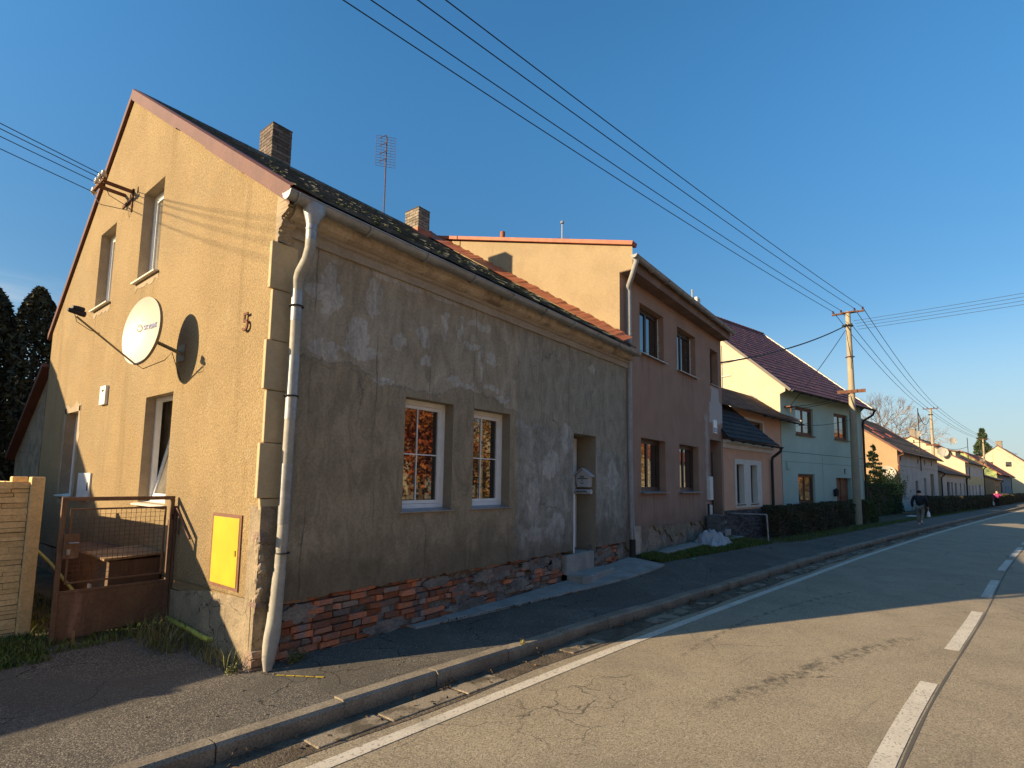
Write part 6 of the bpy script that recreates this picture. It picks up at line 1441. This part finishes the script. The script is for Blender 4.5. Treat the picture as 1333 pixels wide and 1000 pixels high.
walkpose = [(-1, (0, -.09, .90), (.10, -.09, .50), (.12, -.09, .09), (.25, -.10, .05), (.02, -.20, 1.40), (-.06, -.29, 1.12), (.05, -.30, .88)), (1, (0, .09, .90), (.06, .09, .52), (-.16, .08, .20), (-.08, .08, .08), (.02, .20, 1.40), (-.02, .30, 1.13), (.08, .31, .90))]
pm_, hnd = person((30.9, -4.86, 0), (1, -.17, 0), 1.74, walkpose, 'man in black jacket and khaki trousers walking away carrying a white bag', dict(skin=M['skin'], trousers=M['khaki'], jacket=M['navy'], shoe=M['shoewhite'], hat=M['navy']))
phonepose = [(-1, (0, -.09, .90), (.05, -.09, .50), (.02, -.09, .09), (.15, -.10, .05), (.02, -.20, 1.40), (.0, -.30, 1.13), (.06, -.30, .90)), (1, (0, .09, .90), (.02, .09, .50), (-.02, .09, .09), (.10, .10, .05), (.02, .20, 1.40), (.14, .34, 1.20), (.12, .16, 1.48))]
pw_, hnd2 = person((67.6, -10.38, 0), (-1, .10, 0), 1.62, [(s, *[(a, -b_, c) for a, b_, c in rest]) for s, *rest in phonepose], 'woman in magenta jacket and black trousers on the phone walking towards us', dict(skin=M['skin'], trousers=M['blacktrs'], jacket=M['magenta'], shoe=M['blacktrs'], hair=M['hairgrey']))
def bag(p, s, label, mt):
    o = thing('carrier_bag', tuple(p), label, 'bag'); b = MB(); c = Vector(p)
    b.lathe(c - Vector((0, 0, s * 1.35)), [(0, s * .25), (s * .08, s * .42), (s * .5, s * .40), (s * .85, s * .26), (s * 1.0, s * .14)], (0, 0, 1), 10); b.v = [(x, c.y + (y - c.y) * .6, z) for x, y, z in b.v]; b.build('sack', mt, o, smooth=True)
    b = MB(); b.tube([c - Vector((.05, 0, s * .45)), c + Vector((0, 0, .01)), c - Vector((-.05, 0, s * .45))], .008, 5); b.build('handle', mt, o)
bag(hnd[1], .30, 'white plastic bag in the right hand of the man in black', M['bagwhite'])
bag(hnd2[0], .42, 'pale cloth bag hanging from the hand of the woman in magenta', M['bagpale'])

# ------------------------------------------------------------------ light, sky, camera
SUN_AZ, SUN_EL = math.atan2(.488, -.873), R(19.5)
sd_ = Vector((math.cos(SUN_AZ) * math.cos(SUN_EL), math.sin(SUN_AZ) * math.cos(SUN_EL), math.sin(SUN_EL)))
sun = bpy.data.lights.new('sun', 'SUN'); sun.energy = 5.0; sun.angle = R(.53); sun.color = (1.0, .785, .49)
so_ = bpy.data.objects.new('sun', sun); COL.objects.link(so_); so_.rotation_euler = sd_.to_track_quat('Z', 'Y').to_euler()
wld = bpy.data.worlds.new('World'); scene.world = wld; wld.use_nodes = True; nt = wld.node_tree; bg = nt.nodes['Background']
sky = nt.nodes.new('ShaderNodeTexSky'); sky.sky_type = 'NISHITA'; sky.sun_disc = False; sky.sun_elevation = SUN_EL
sky.sun_rotation = math.atan2(sd_.x, sd_.y)
sky.altitude = 300; sky.air_density = 1.0; sky.dust_density = .6; sky.ozone_density = 3.2
G_ = NT(nt); dirv = G_.n('ShaderNodeTexCoord').outputs['Generated']
cx_, cy2, cz_ = G_.xyz(dirv)
cl = G_.ramp(G_.noise(G_.scl(dirv, 3, 3, 9), 1.6, 7, .6, .4), .50, .68)
msk = G_.m('MULTIPLY', G_.m('MULTIPLY', G_.ramp(cz_, .02, .10), G_.ramp(cz_, .30, .20)), G_.ramp(cx_, .30, -.10))
hs = G_.n('ShaderNodeHueSaturation', {'Saturation': 1.20, 'Color': sky.outputs[0]}).outputs[0]
skc = G_.mix(G_.m('MULTIPLY', cl, G_.m('MULTIPLY', msk, .7)), hs, (6.5, 6.2, 6.0))
tint = G_.mix(G_.ramp(cz_, .22, .66), (.63, .595, .525), (.76, .88, .81))
skc = G_.mix(1.0, skc, tint, 'MULTIPLY')
skc = G_.mix(G_.ramp(cz_, .30, .02, 0.0, .80), skc, (1.65, 2.0, 2.2))
nt.links.new(skc, bg.inputs[0]); bg.inputs[1].default_value = .142

cam = bpy.data.cameras.new('camera'); co = bpy.data.objects.new('camera', cam); COL.objects.link(co); scene.camera = co
cam.sensor_width = 36; cam.lens = 690 / 1333 * 36; cam.shift_y = 57 / 1333; cam.clip_end = 3000; cam.clip_start = .05
Rr = ((.61785586, .08746217, .78141187), (-.78614214, .04935169, .61607219), (.01531901, -.99494461, .09924993))
xc = Vector((Rr[0][0], Rr[1][0], Rr[2][0])); yc = -Vector((Rr[0][1], Rr[1][1], Rr[2][1])); zc = -Vector((Rr[0][2], Rr[1][2], Rr[2][2]))
mw = Matrix((xc, yc, zc)).transposed().to_4x4(); mw.translation = (-2.84, -5.36, 1.9); co.matrix_world = mw
vs = scene.view_settings; vs.view_transform = 'Standard'; vs.look = 'None'; vs.exposure = 1.0; vs.gamma = 1.0; vs.use_curve_mapping = False
scene.render.resolution_x = 1024; scene.render.resolution_y = 768
scene.cycles.max_bounces = 6
